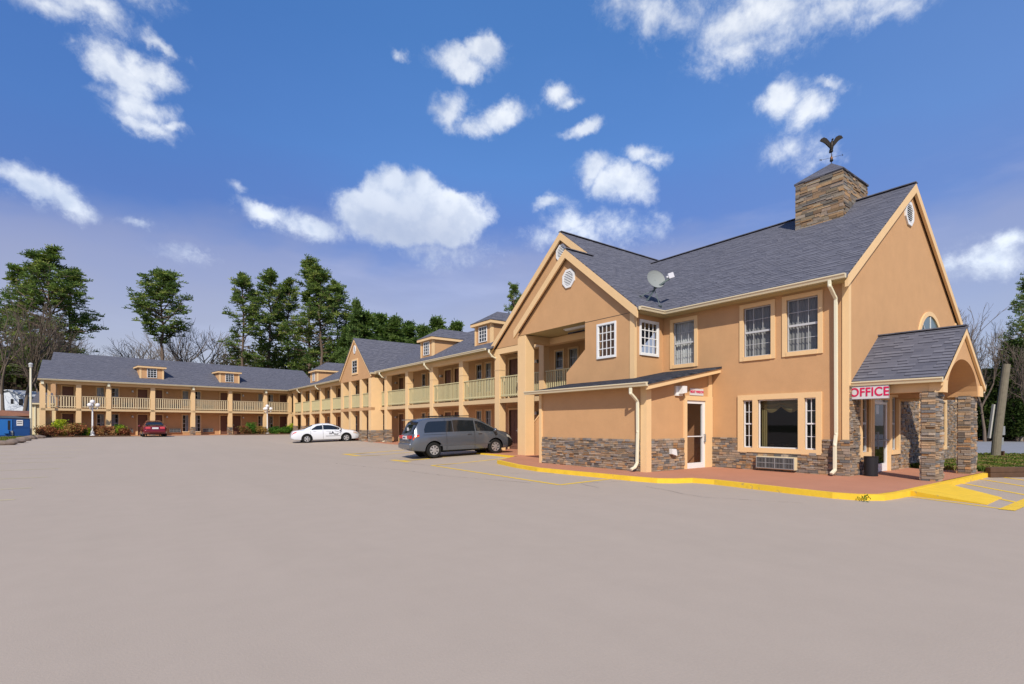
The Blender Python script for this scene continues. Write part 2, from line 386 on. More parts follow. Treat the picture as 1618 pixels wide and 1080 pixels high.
    def bar(s, a, b, w, h=None, mi=0):
        h = h or w; a = Vector(a); b = Vector(b); d = (b-a).normalized()
        x = d.cross(Vector((0, 0, 1)) if abs(d.z) < .95 else Vector((1, 0, 0))).normalized(); y = d.cross(x)
        P = []
        for e in (a, b):
            for u, v in ((-1, -1), (1, -1), (1, 1), (-1, 1)): P.append(e + x*u*w/2 + y*v*h/2)
        i0 = len(s.v); s.v += [s.M @ p for p in P]
        for q in ((0, 3, 2, 1), (4, 5, 6, 7), (0, 1, 5, 4), (1, 2, 6, 5), (2, 3, 7, 6), (3, 0, 4, 7)):
            s.f.append([i0+j for j in q[::-1]]); s.mi.append(mi); s.c.append(s.col)
    def cut(s):      # what follows becomes a further object of the same name
        s.cuts = getattr(s, 'cuts', []) + [(len(s.v), len(s.f))]
    def build(s, name, mats, parent=None, world=True, smooth=False, kind=None, label=None, bevel=0.0):
        if getattr(s, 'cuts', None):
            ends = s.cuts + [(len(s.v), len(s.f))]; v0 = f0 = 0; last = None
            for (v1, f1) in ends:
                if f1 > f0:
                    q = MB(); q.v = s.v[v0:v1]; q.f = [[i-v0 for i in f] for f in s.f[f0:f1]]; q.mi = s.mi[f0:f1]; q.c = s.c[f0:f1]
                    last = q.build(name, mats, parent, world, smooth, kind, label, bevel)
                v0, f0 = v1, f1
            return last
        inv = WM[root_of(parent)].inverted() if (parent is not None and world) else None
        V = [inv @ v for v in s.v] if inv is not None else s.v
        me = bpy.data.meshes.new(name); me.from_pydata([tuple(v) for v in V], [], s.f)
        if not isinstance(mats, (list, tuple)): mats = [mats]
        for m in mats: me.materials.append(m)
        if len(mats) > 1: me.polygons.foreach_set('material_index', s.mi)
        if any(c is not None for c in s.c):
            ca = me.attributes.new('Col', 'FLOAT_COLOR', 'FACE')
            arr = np.ones((len(s.f), 4), dtype=np.float32)
            for i, c in enumerate(s.c):
                if c is not None: arr[i, :3] = c
            ca.data.foreach_set('color', arr.ravel())
        uvl = me.uv_layers.new(name='UVMap').data
        up = Vector((0, 0, 1))
        for p in me.polygons:
            nrm = p.normal
            u = up.cross(nrm)
            if u.length < .05: u = Vector((1, 0, 0)); v = Vector((0, 1, 0))
            else: u.normalize(); v = nrm.cross(u)
            for li in p.loop_indices:
                co = me.vertices[me.loops[li].vertex_index].co
                uvl[li].uv = (co.dot(u), co.dot(v))
        if smooth: me.polygons.foreach_set('use_smooth', [True]*len(me.polygons))
        me.update()
        o = bpy.data.objects.new(name, me); COL.objects.link(o)
        if parent is not None: o.parent = parent
        if kind: o['kind'] = kind
        if label: o['label'] = label
        if bevel:
            b = o.modifiers.new('bevel', 'BEVEL'); b.width = bevel; b.segments = 2; b.limit_method = 'ANGLE'; b.angle_limit = R(40)
        return o
def FX(X, Yleft, z=0):   # facade facing -X: local x runs to the right (towards -Y), local y goes into the wall
    return Matrix.Translation((X, Yleft, z)) @ Matrix.Rotation(R(-90), 4, 'Z')
def FY(X, Y, z=0):       # facade facing -Y
    return Matrix.Translation((X, Y, z))
def wallgrid(mb, x0, x1, z0, z1, holes, depth=.14, y=0.0, mi=0):
    xs = sorted({x0, x1, *[h[0] for h in holes], *[h[1] for h in holes]}); zs = sorted({z0, z1, *[h[2] for h in holes], *[h[3] for h in holes]})
    xs = [x for x in xs if x0 <= x <= x1]; zs = [z for z in zs if z0 <= z <= z1]
    for i in range(len(xs)-1):
        for j in range(len(zs)-1):
            cx, cz = (xs[i]+xs[i+1])/2, (zs[j]+zs[j+1])/2
            if any(h[0] < cx < h[1] and h[2] < cz < h[3] for h in holes): continue
            mb.face([(xs[i], y, zs[j]), (xs[i+1], y, zs[j]), (xs[i+1], y, zs[j+1]), (xs[i], y, zs[j+1])], mi)
    for (a, b, c, d) in holes:
        a, b, c, d = max(a, x0), min(b, x1), max(c, z0), min(d, z1)
        mb.face([(a, y, c), (a, y, d), (a, y+depth, d), (a, y+depth, c)], mi); mb.face([(b, y, d), (b, y, c), (b, y+depth, c), (b, y+depth, d)], mi)
        mb.face([(a, y, d), (b, y, d), (b, y+depth, d), (a, y+depth, d)], mi); mb.face([(b, y, c), (a, y, c), (a, y+depth, c), (b, y+depth, c)], mi)
SPAL = [(.36, .29, .23), (.31, .26, .225), (.42, .30, .20), (.27, .25, .245), (.20, .20, .215), (.44, .26, .14), (.38, .27, .19), (.33, .295, .27), (.46, .33, .22), (.22, .19, .18), (.42, .37, .32), (.30, .235, .19), (.34, .28, .24), (.40, .31, .24)]
def stones(mb, x0, x1, z0, z1, holes=(), rnd=None, dmin=.025, dmax=.06, hmin=.03, hmax=.09, lmin=.07, lmax=.28, pal=SPAL, y=0.0):
    """dry-laid ledgestone: individual stones in uneven courses, proud of local y"""
    rnd = rnd or random
    z = z0
    while z < z1 - .02:
        h = min(rnd.uniform(hmin, hmax), z1 - z)
        if z1 - (z+h) < .04: h = z1 - z
        x = x0 - rnd.uniform(0, .1)
        while x < x1:
            l = rnd.uniform(lmin, lmax); a, b = max(x, x0), min(x+l, x1); x += l
            if x1 - x < .08: b = x1; x = x1
            if b-a < .02: continue
            segs = [(a, b)]
            for (hx0, hx1, hz0, hz1) in holes:
                if z + h/2 > hz0 and z + h/2 < hz1:
                    ns = []
                    for (p, q) in segs:
                        if q <= hx0 or p >= hx1: ns.append((p, q)); continue
                        if p < hx0: ns.append((p, hx0))
                        if q > hx1: ns.append((hx1, q))
                    segs = ns
            for (p, q) in segs:
                if q-p < .02: continue
                c = rnd.choice(pal); k = rnd.choice((.55, .68, .80, .88, .96, 1.04)); mb.col = (c[0]*k*1.06, c[1]*k, c[2]*k*.90)
                d = rnd.uniform(dmin, dmax); e = .004
                split = rnd.random() < .3 and h > .08
                if split:
                    zz = z + h*rnd.uniform(.4, .6)
                    mb.box(p+e, q-e, y-d, y+.01, z+e, zz-e, skip='k'); c = rnd.choice(pal); mb.col = (c[0]*k, c[1]*k, c[2]*k)
                    mb.box(p+e, q-e, y-rnd.uniform(dmin, dmax), y+.01, zz+e, z+h-e, skip='k')
                else: mb.box(p+e, q-e, y-d, y+.01, z+e, z+h-e, skip='k')
        z += h
    mb.col = None
def text_obj(txt, size, depth, mt, M, name='lettering', parent=None, bold=0.0, stretch=1.0, align='CENTER'):
    cu = bpy.data.curves.new(name, 'FONT'); cu.body = txt; cu.size = size; cu.extrude = depth; cu.align_x = align; cu.align_y = 'CENTER'; cu.offset = bold; cu.space_character = 1.05
    to = bpy.data.objects.new(name, cu); COL.objects.link(to)
    dg = bpy.context.evaluated_depsgraph_get(); dg.update()
    me = bpy.data.meshes.new_from_object(to.evaluated_get(dg)); bpy.data.objects.remove(to)
    T = M @ Matrix.Rotation(R(90), 4, 'X') @ Matrix.Diagonal((stretch, 1, 1, 1))
    if parent is not None: T = WM[root_of(parent)].inverted() @ T
    me.transform(T); me.materials.clear(); me.materials.append(mt)
    o = bpy.data.objects.new(name, me); COL.objects.link(o)
    if parent is not None: o.parent = parent
    return o
def sm(t): t = max(0., min(1., t)); return t*t*(3-2*t)
def far_rise(Y): return .44*sm((Y-32)/25)
def gh(X, Y):      # the lot: flat by the office, falls away from the wing, rises towards the far wing
    near = sm((Y-15)/4)*max(0., min(.16, .04*(X-10)))
    return near*(1-sm((Y-36)/20)) + far_rise(Y)

# ================================================================ the setting
def sheet(name, xs, ys, fz, m, kind='structure', keep=None):
    mb = MB()
    for i in range(len(xs)-1):
        for j in range(len(ys)-1):
            a, b, c, d = xs[i], xs[i+1], ys[j], ys[j+1]
            if keep and not keep((a+b)/2, (c+d)/2): continue
            mb.face([(a, c, fz(a, c)), (b, c, fz(b, c)), (b, d, fz(b, d)), (a, d, fz(a, d))])
    return mb.build(name, m, kind=kind)
def lin(a, b, n): return [a+(b-a)*i/n for i in range(n+1)]
sheet('ground', [-1200, -300, -80, *lin(-60, 60, 30), 90, 300, 1200], [-1200, -200, -60, *lin(-30, 110, 56), 150, 400, 1500], lambda x, y: gh(x, y)-.06, GROUNDM)
sheet('parking_lot', [-60, -30, -14, *lin(-8, 17, 25), 25, 40, 60], [-40, -15, 0, 6, *lin(10, 64, 54)], gh, LOT, keep=lambda x, y: not (x < -7.5 and y > 46) and not (x > 17 and y > 4) )
def drape(name, pts, w, m, lift=.004, closed=False):
    """a painted line of width w along pts laid on the lot"""
    mb = MB()
    for (x0, y0), (x1, y1) in zip(pts[:-1], pts[1:]):
        d = Vector((x1-x0, y1-y0)); L = d.length; d /= L; nx, ny = -d.y*w/2, d.x*w/2
        n = max(1, int(L/1.0))
        for k in range(n):
            ax, ay = x0+d.x*L*k/n, y0+d.y*L*k/n; bx, by = x0+d.x*L*(k+1)/n, y0+d.y*L*(k+1)/n
            P = [(ax-nx, ay-ny), (bx-nx, by-ny), (bx+nx, by+ny), (ax+nx, ay+ny)]
            mb.face([(p[0], p[1], gh(*p)+lift) for p in P])
    return mb.build(name, m, kind='structure')
YLINE = mat('yellow_line_paint', (.84, .55, .05), .7, var=.14, vscale=3)
drape('parking_line', [(9.12, 17.15), (13.0, 17.75)], .13, YLINE)
drape('parking_line', [(9.12, 17.15), (8.72, 9.66)], .13, YLINE, .005)
drape('parking_line', [(8.72, 9.66), (10.75, 9.88)], .13, YLINE, .004)
drape('parking_line', [(9.2, 20.85), (9.25, 19.3)], .30, YLINE, .004)
drape('parking_line', [(9.1, 20.1), (13.6, 20.75)], .22, YLINE, .005)
drape('parking_line', [(9.1, 26.6), (9.1, 24.5)], .3, YLINE, .004); drape('parking_line', [(9.1, 24.4), (13.8, 24.9)], .14, YLINE, .005)
drape('parking_line', [(9.3, 26.5), (12.8, 26.8)], .25, YLINE, .005)
for k, Y in enumerate((14.6, 17.0, 20.2, 23.9, 28.2, 31.6, 35.0, 38.6, 42.4)):
    drape('parking_line', [(-12, Y+.3), (-1.75, Y-.25)], .10, YELLOWFADED)
# hatched bay in front of the porch
drape('parking_line', [(13.15, 3.75), (12.5, 2.02)], .09, YELLOW, .004)
drape('parking_line', [(12.42, 2.09), (16.5, 2.09)], .22, YELLOW, .008)
drape('parking_line', [(15.75, 3.75), (13.72, 2.1)], .11, YELLOW, .004)
drape('parking_line', [(17.25, 3.75), (15.2, 2.1)], .11, YELLOW, .004)
drape('parking_line', [(18.98, 3.75), (16.9, 2.1)], .11, YELLOW, .004)
drape('parking_line', [(20.5, 3.75), (18.5, 2.1)], .11, YELLOW, .004)
mb = MB(); W0 = [(13.3, 3.78, .118), (15.75, 3.78, .118), (14.45, 2.5, .012), (12.95, 2.45, .012)]
mb.face([W0[3], W0[2], W0[1], W0[0]]); mb.face([W0[0], (13.3, 3.78, 0), (12.95, 2.45, 0), W0[3]]); mb.face([W0[2], (14.45, 2.5, 0), (15.75, 3.78, 0), W0[1]]); mb.face([W0[3], (12.95, 2.45, 0), (14.45, 2.5, 0), W0[2]])
mb.build('kerb_ramp', YELLOW, kind='structure')

CRACKM = mat('asphalt_crack', (.10, .085, .075), .95)
def crack(pts, w, seed):
    rg = random.Random(seed); P = []
    for (a, b) in zip(pts[:-1], pts[1:]):
        n = max(2, int(math.dist(a, b)/.22))
        for i in range(n): P.append((a[0]+(b[0]-a[0])*i/n+rg.uniform(-.05, .05), a[1]+(b[1]-a[1])*i/n+rg.uniform(-.05, .05)))
    P.append(pts[-1]); mb = MB()
    for i, (p, q) in enumerate(zip(P[:-1], P[1:])):
        d = Vector((q[0]-p[0], q[1]-p[1])); d = d.normalized() if d.length else Vector((1, 0)); w0 = w*rg.uniform(.3, 1.2)
        mb.face([(p[0]+d.y*w0, p[1]-d.x*w0, gh(*p)+.003), (q[0]+d.y*w0, q[1]-d.x*w0, gh(*q)+.003), (q[0]-d.y*w0, q[1]+d.x*w0, gh(*q)+.003), (p[0]-d.y*w0, p[1]+d.x*w0, gh(*p)+.003)])
    mb.build('asphalt_crack', CRACKM, kind='structure')
crack([(8.6, 20.2), (8.9, 18.0), (9.3, 16.9)], .010, 1); crack([(6.6, 20.3), (7.4, 15.6), (7.6, 13.2), (8.4, 10.4)], .008, 2); crack([(8.9, 13.6), (10.0, 12.6), (10.6, 12.0)], .008, 3)
crack([(10.2, 8.2), (9.6, 6.3), (10.4, 4.6)], .006, 4); crack([(10.9, 9.2), (9.4, 9.6), (9.0, 8.6)], .006, 5)
# red painted pavement with its yellow kerb
OUT = [(11.45, 16.25), (10.95, 14.4), (10.66, 12.9), (10.72, 11.5), (10.80, 10.2), (10.86, 9.2), (11.0, 8.45), (11.35, 8.12), (11.78, 7.95), (11.88, 7.4), (11.76, 6.5), (11.62, 5.4), (11.56, 4.55), (11.68, 4.1), (12.05, 3.8), (12.8, 3.72), (15.75, 3.72), (20.35, 3.72)]
def wz(x, y): return .12 + .07*sm((y-14)/5)
KW = .13
def offset(poly, d):
    o = []
    for i, p in enumerate(poly):
        a = Vector(poly[max(i-1, 0)]); b = Vector(poly[min(i+1, len(poly)-1)]); t = (b-a).normalized(); n = Vector((-t.y, t.x))
        o.append((p[0]+n.x*d, p[1]+n.y*d))
    return o
INN = offset(OUT, KW)
mb = MB()
for i in range(len(OUT)-1):
    (a, b), (c, d), (e, f), (g_, h) = OUT[i], OUT[i+1], INN[i+1], INN[i]
    z1, z2 = wz(a, b), wz(c, d)
    mb.face([(a, b, z1), (c, d, z2), (e, f, z2), (g_, h, z1)]); mb.face([(a, b, -.05), (c, d, -.05), (c, d, z2), (a, b, z1)])
OUT2 = [(13.25, 20.5), (13.2, 18.8), (13.1, 17.35)]; IN2 = offset(OUT2, .16)
for i in range(2):
    (a, b), (c, d), (e, f), (g_, h) = OUT2[i], OUT2[i+1], IN2[i+1], IN2[i]
    mb.face([(a, b, .19), (c, d, .19), (e, f, .19), (g_, h, .19)]); mb.face([(a, b, -.05), (c, d, -.05), (c, d, .19), (a, b, .19)])
mb.build('kerb', YELLOW, kind='structure')
mb = MB()
rim = [(p[0], p[1], wz(*p)) for p in INN]
inner = [(20.35, 5.85), (15.7, 5.85), (15.7, 7.4), (15.7, 8.0), (15.7, 9.9), (12.3, 9.9), (12.3, 12.9), (12.3, 14.4), (12.6, 16.25)]
mb.face([rim[0], rim[1], (12.6, 14.4, wz(12, 14.4)), (12.9, 16.3, wz(12, 16.3))])
for i in range(1, 6): mb.face([rim[i], rim[i+1], (12.6, rim[i+1][1], rim[i+1][2]), (12.6, rim[i][1], rim[i][2])])
for i in range(6, 12): mb.face([rim[i], rim[i+1], (16, rim[i+1][1], .12), (16, rim[i][1], .12)] if i > 8 else [rim[i], rim[i+1], (16, rim[i+1][1], .12), (16, rim[i][1], .12)])
mb.face([(12.6, 9.95, .12), (12.6, rim[6][1], .12), (16, rim[6][1], .12), (16, 9.95, .12)])
mb.face([rim[12], rim[13], rim[14], (13.0, rim[15][1], .12), (16, rim[15][1], .12), (16, rim[12][1], .12)])
mb.face([(16, 3.88, .12), (20.35, 3.88, .12), (20.35, 5.9, .12), (16, 5.9, .12)])
mb.face([(11.45+.1, 16.25, wz(0, 16.25)), (12.9, 16.3, wz(0, 16.3)), (13.4, 17.3, .178), (13.1, 17.35, .178)])
mb.face([(12.6, 14.4, wz(0, 14.4)), (17.1, 14.4, wz(0, 14.4)), (17.1, 16.3, wz(0, 16.3)), (12.9, 16.3, wz(0, 16.3))])
mb.face([(12.9, 16.3, wz(0, 16.3)), (17.1, 16.3, wz(0, 16.3)), (17.1, 17.35, .178), (13.26, 17.35, .178)])
mb.face([(13.36, 17.35, .178), (17.1, 17.35, .178), (17.1, 20.5, .19), (13.41, 20.5, .19)])
mb.face([(13.36, 17.35, .178), (13.41, 20.5, .19), (13.3, 20.5, .19), (13.2, 17.35, .178)])
mb.face([(13.25, 20.5, .19), (13.25, 20.5, 0), (17.1, 20.5, 0), (17.1, 20.5, .19)])
ys = lin(20.5, 62.5, 20)
for a, b in zip(ys[:-1], ys[1:]):
    za, zb = max(.19, gh(14.9, a)+.03), max(.19, gh(14.9, b)+.03)
    mb.face([(14.85, a, za), (14.85, b, zb), (17.1, b, zb), (17.1, a, za)][::-1]); mb.face([(14.85, a, za), (14.85, b, zb), (14.85, b, zb-.1), (14.85, a, za-.1)][::-1])
mb.build('pavement', REDWALK, kind='structure')

# far lane on the right, beyond the grass
def cfr(z, r, h=0): p = CF*z + CR*r; return (p.x, p.y, h)
mb = MB(); mb.face([cfr(22.3, 17.5, .03), cfr(22.8, 75, .03), cfr(47, 90, .03), cfr(46, 30, .03)]); mb.build('road', ROADM, kind='structure')
mb = MB(); mb.face([cfr(46.6, 30, .10), cfr(47.6, 90, .10), cfr(49, 92, .12), cfr(48, 30, .12)]); mb.face([cfr(46.6, 30, .0), cfr(47.6, 90, .0), cfr(47.6, 90, .1), cfr(46.6, 30, .1)]); mb.build('roadside_verge', DIRT, kind='structure')

# ================================================================ pieces shared by the buildings
def window(bld, M, x0, x1, z0, z1, cw=.13, proud=.035, cols=3, rows=4, fw=.05, curtain='sheer', depth=.10, white=False, sash=True, mw=.018, mid=None):
    """casing as the part; frame with glazing bars, pane and curtain as its sub-parts. local frame of M: x right, y in, z up"""
    mb = MB(M); a, b, c, d = x0+cw, x1-cw, z0+cw, z1-cw
    if cw > 0:
        mb.box(x0, a, -proud, .02, z0, z1); mb.box(b, x1, -proud, .02, z0, z1); mb.box(a, b, -proud, .02, d, z1); mb.box(a, b, -proud-.012, .02, z0, c)
    w = mb.build('window', WHITE if white else TRIM, bld) if cw > 0 else None
    fr = MB(M); y0, y1 = depth-.05, depth
    if white: y0, y1 = -.02, .03
    fr.box(a, a+fw, y0, y1, c, d); fr.box(b-fw, b, y0, y1, c, d); fr.box(a+fw, b-fw, y0, y1, c, c+fw); fr.box(a+fw, b-fw, y0, y1, d-fw, d)
    if sash:
        zm = (c+d)/2; fr.box(a+fw, b-fw, y0-.008, y1, zm-.03, zm+.03)
    for i in range(1, cols):
        x = a + (b-a)*i/cols; fr.box(x-mw/2, x+mw/2, y0+.012, y0+.028, c+fw, d-fw)
    for j in range(1, rows):
        z = c + (d-c)*j/rows
        if sash and rows % 2 == 0 and j == rows//2: continue
        fr.box(a+fw, b-fw, y0+.010, y0+.030, z-mw/2, z+mw/2)
    f = fr.build('frame', WHITE if white else BARS, w or bld)
    pn = MB(M); yp = y0+.035; pn.face([(a, yp, c), (b, yp, c), (b, yp, d), (a, yp, d)]); pn.build('pane', GLASS, w or bld)
    if curtain:
        cu = MB(M); yc = y1+.07
        n = max(4, int((b-a)/.07)); spans = {'sheer': [(a, b)], 'right': [(a+(b-a)*.5, b)], 'left': [(a, a+(b-a)*.5)], 'full': [(a, b)]}[curtain]
        rr = random.Random(int(x0*100+z0*7))
        for (s0, s1) in spans:
            pts = []; n = max(4, int((s1-s0)/.045))
            for i in range(n+1): pts.append((s0+(s1-s0)*i/n, yc + (.03 if i % 2 else -.012) + rr.uniform(-.012, .012)))
            for (p, q) in zip(pts[:-1], pts[1:]): cu.face([(p[0], p[1], c-.05), (q[0], q[1], c-.05), (q[0], q[1], d+.03), (p[0], p[1], d+.03)])
        cu.build('curtain', FABRICG if curtain == 'sheer' else (BLIND if bld['label'].startswith('two') else FABRIC), w or bld)
    return w
def octagon_vent(bld, M, cx, cz, rx, rz):
    o8 = lambda k: [(cx+rx*k*math.cos(R(22.5+45*i))/math.cos(R(22.5)), cz+rz*k*math.sin(R(22.5+45*i))/math.cos(R(22.5))) for i in range(8)]
    mb = MB(M); A, B = o8(1), o8(.74)
    for i in range(8):
        j = (i+1) % 8
        mb.face([(A[i][0], -.05, A[i][1]), (B[i][0], -.05, B[i][1]), (B[j][0], -.05, B[j][1]), (A[j][0], -.05, A[j][1])])
        mb.face([(A[i][0], -.05, A[i][1]), (A[j][0], -.05, A[j][1]), (A[j][0], .01, A[j][1]), (A[i][0], .01, A[i][1])])
        mb.face([(B[i][0], -.05, B[i][1]), (B[i][0], -.004, B[i][1]), (B[j][0], -.004, B[j][1]), (B[j][0], -.05, B[j][1])])
    mb.face([(x, -.005, z) for x, z in B], 1)
    n = 8
    for i in range(n):
        z = cz - rz*.7 + rz*1.4*(i+.5)/n; hw = rx*.72*min(1, math.sqrt(max(.05, 1-((z-cz)/(rz*.80))**2))+.12)
        mb.face([(cx-hw, -.045, z-.025), (cx+hw, -.045, z-.025), (cx+hw, -.012, z+.035), (cx-hw, -.012, z+.035)])
    mb.build('vent', [WHITE, DARK], bld)
def gutter(bld, M, x0, x1, z, name='gutter'):
    """K-profile gutter along local x, outer face at local y=-.13"""
    mb = MB(M); pr = [(0, z-.12), (0, z), (-.012, z), (-.118, z-.004), (-.13, z-.004), (-.13, z-.035), (-.105, z-.06), (-.085, z-.12)]
    mb.prism_x(pr, x0, x1); return mb.build(name, GUTTER, bld)
def spout(bld, pts, w=.085, d=.065, name='downspout'):
    mb = MB()
    for p, q in zip(pts[:-1], pts[1:]):
        mb.bar(p, q, w, d)
    for p in pts[1:-1]: mb.sphere(p, w*.62, 8, 6)
    return mb.build(name, SPOUT, bld, bevel=.012)
def ac_unit(bld, M, x0, x1, z0, z1, d=.12, cols=4):
    mb = MB(M); mb.box(x0, x1, -d, .02, z0, z1); b = mb.build('air_conditioner', CREAM, bld, bevel=.008)
    g = MB(M); g.face([(x0+.03, -d-.003, z0+.03), (x1-.03, -d-.003, z0+.03), (x1-.03, -d-.003, z1-.03), (x0+.03, -d-.003, z1-.03)], 1)
    for i in range(cols+1):
        x = x0+.03+(x1-x0-.06)*i/cols; g.box(x-.012, x+.012, -d-.02, -d, z0+.02, z1-.02)
    for z in (z0+.03, (z0+z1)/2, z1-.03): g.box(x0+.02, x1-.02, -d-.018, -d, z-.01, z+.01)
    n = 26
    for i in range(n):
        x = x0+.03+(x1-x0-.06)*(i+.5)/n; g.box(x-.005, x+.003, -d-.012, -d-.004, z0+.03, z1-.03, 0)
    g.build('grille', [GREYMETAL, DARK], b)
def railing(bld, M, x0, x1, z0, z1, mt, step=.145, pw=.075, y=0.0):
    mb = MB(M)
    mb.box(x0, x1, y-.045, y+.045, z1-.045, z1); mb.box(x0, x1, y-.025, y+.025, z0+.07, z0+.14)
    n = max(1, round((x1-x0)/step))
    for i in range(n):
        x = x0+(x1-x0)*(i+.5)/n; mb.box(x-pw/2, x+pw/2, y-.015, y+.015, z0+.02, z1-.045)
    return mb.build('railing', mt, bld)
def room_door(bld, M, x0, x1, z0, z1, handle='l', y=.05):
    c = .10; mb = MB(M); mb.box(x0+c, x1-c, y, y+.04, z0, z1-c)
    w = x1-x0-2*c
    for (a, b) in ((.12, .46), (.54, .88)):
        for (p, q) in ((.06, .36), (.42, .72), (.78, .93)):
            hz = z1-c-z0
            mb.box(x0+c+w*a, x0+c+w*b, y-.012, y, z0+hz*p, z0+hz*q)
    d = mb.build('door', DOORM, bld)
    k = MB(M); k.box(x0, x0+c, -.04, y+.02, z0, z1); k.box(x1-c, x1, -.04, y+.02, z0, z1); k.box(x0+c, x1-c, -.04, y+.02, z1-c, z1); k.build('casing', TRIM, d)
    h = MB(M); hx = x0+c+.08 if handle == 'l' else x1-c-.08; h.box(hx-.035, hx+.035, y-.03, y, z0+.9, z0+1.12); h.bar((hx, y-.06, z0+1.0), (hx+(.1 if handle == 'l' else -.1), y-.06, z0+1.0), .025); h.build('handle', CHROME, d)
def wall_lamp(bld, M, x, z, s=1.0, name='wall_lamp'):
    mb = MB(M); mb.box(x-.04*s, x+.04*s, -.03*s, 0, z-.08*s, z+.08*s); mb.bar((x, -.02*s, z-.02*s), (x, -.13*s, z+.05*s), .02*s)
    mb.tube([(x, -.13*s, z+.07*s), (x, -.13*s, z-.07*s)], [.05*s, .075*s], 8, 1); mb.build(name, [GALV, WHITE], bld)
def roof_mb(): return MB()

# ================================================================ office building
OFF = thing('office_building', 'two storey tan stucco office building with steep grey shingle roof, stone base and arched porch', 'building', (15.58, 5.75, 0))
XA, YB, EZ = 15.58, 5.75, 5.45
XR = 20.6; XE = 25.62; RZ = 9.36
# --- walls
MA = FX(XA, 11.72)            # local x = 11.72 - Y
ax = lambda Y: 11.72 - Y
AWIN = [(11.40, 10.30, 3.49, 5.22), (8.80, 7.69, 3.49, 5.26), (7.48, 6.37, 3.50, 5.27)]
holesA = [(ax(y0)+.11, ax(y1)-.11, z0+.11, z1-.11) for (y0, y1, z0, z1) in AWIN]
BIGH = [(ax(8.68), ax(8.37), .80, 2.27), (ax(8.21), ax(7.02), .80, 2.27), (ax(6.85), ax(6.54), .80, 2.27)]
mb = MB(MA); wallgrid(mb, 0, 5.97, 0, EZ, holesA+BIGH, .12)
MBF = FY(0, YB)
BDOOR = (17.24, 18.50, .1, 2.30)
BH = [(16.42, 17.00, .72, 2.36), BDOOR, (18.72, 19.28, .72, 2.36), (21.34, 22.3, .74, 2.32), (22.42, 24.18, .74, 2.32)]
mb.M = MBF; wallgrid(mb, XA, XE, 0, EZ, BH, .14)
mb.face([(XA, 0, EZ), (XE, 0, EZ), (XR, 0, EZ+(RZ-EZ)*.985)])
mb.M = Matrix.Identity(4)
mb.face([(XE, YB, 0), (XE, 22, 0), (XE, 22, EZ), (XE, YB, EZ)]); mb.face([(XE, 22, 0), (17.0, 22, 0), (17.0, 22, EZ), (XE, 22, EZ)])
mb.face([(17.0, 11.9, 0), (15.58, 11.9, 0), (15.58, 11.9, EZ), (17.0, 11.9, EZ)]); 
mb.face([(15.58, 5.75, 2.7), (25.62, 5.75+.2, 2.7), (25.62, 11.9, 2.7), (15.58+.15, 11.9, 2.7)])   # floor between storeys
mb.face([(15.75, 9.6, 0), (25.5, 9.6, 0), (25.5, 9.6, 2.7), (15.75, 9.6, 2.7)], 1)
mb.build('wall', [STUCCO, WOODIN], OFF)
# corner board and band boards
mb = MB()
mb.box(XA-.03, XA+.13, YB-.03, YB+.13, 1.1, EZ-.05)
mb.cut(); mb.box(XE-.13, XE+.03, YB-.03, YB+.13, .12, EZ-.05)
mb.build('corner_board', TRIM, OFF)
rn = random.Random(3)
st = MB(MA); stones(st, ax(9.76), 5.97+.05, .10, 1.10, [(ax(8.87), ax(6.37), .70, 2.4)], rn)
st.cut(); st.M = MBF; WIN3 = (21.22, 24.3, .60, 2.44)
stones(st, XA+.0, XE, .06, 2.56, [(16.29, 17.13, .60, 9), (17.13, 18.56, -1, 9), (18.56, 19.40, .58, 9), (21.22, 24.3, .60, 9)], rn)
bk = st; st.build('stone_facing', STONE, OFF)
mb = MB(MA); mb.face([(ax(9.76), -.012, .0), (5.97, -.012, 0), (5.97, -.012, .70), (ax(9.76), -.012, .70)]); mb.build('stone_backing', MORTAR, OFF)
# --- upper windows, wall A
for i, (y0, y1, z0, z1) in enumerate(AWIN):
    window(OFF, MA, ax(y0), ax(y1), z0, z1, .125, cols=3, rows=4, curtain='full' if i == 0 else 'sheer', fw=.028, mw=.012)
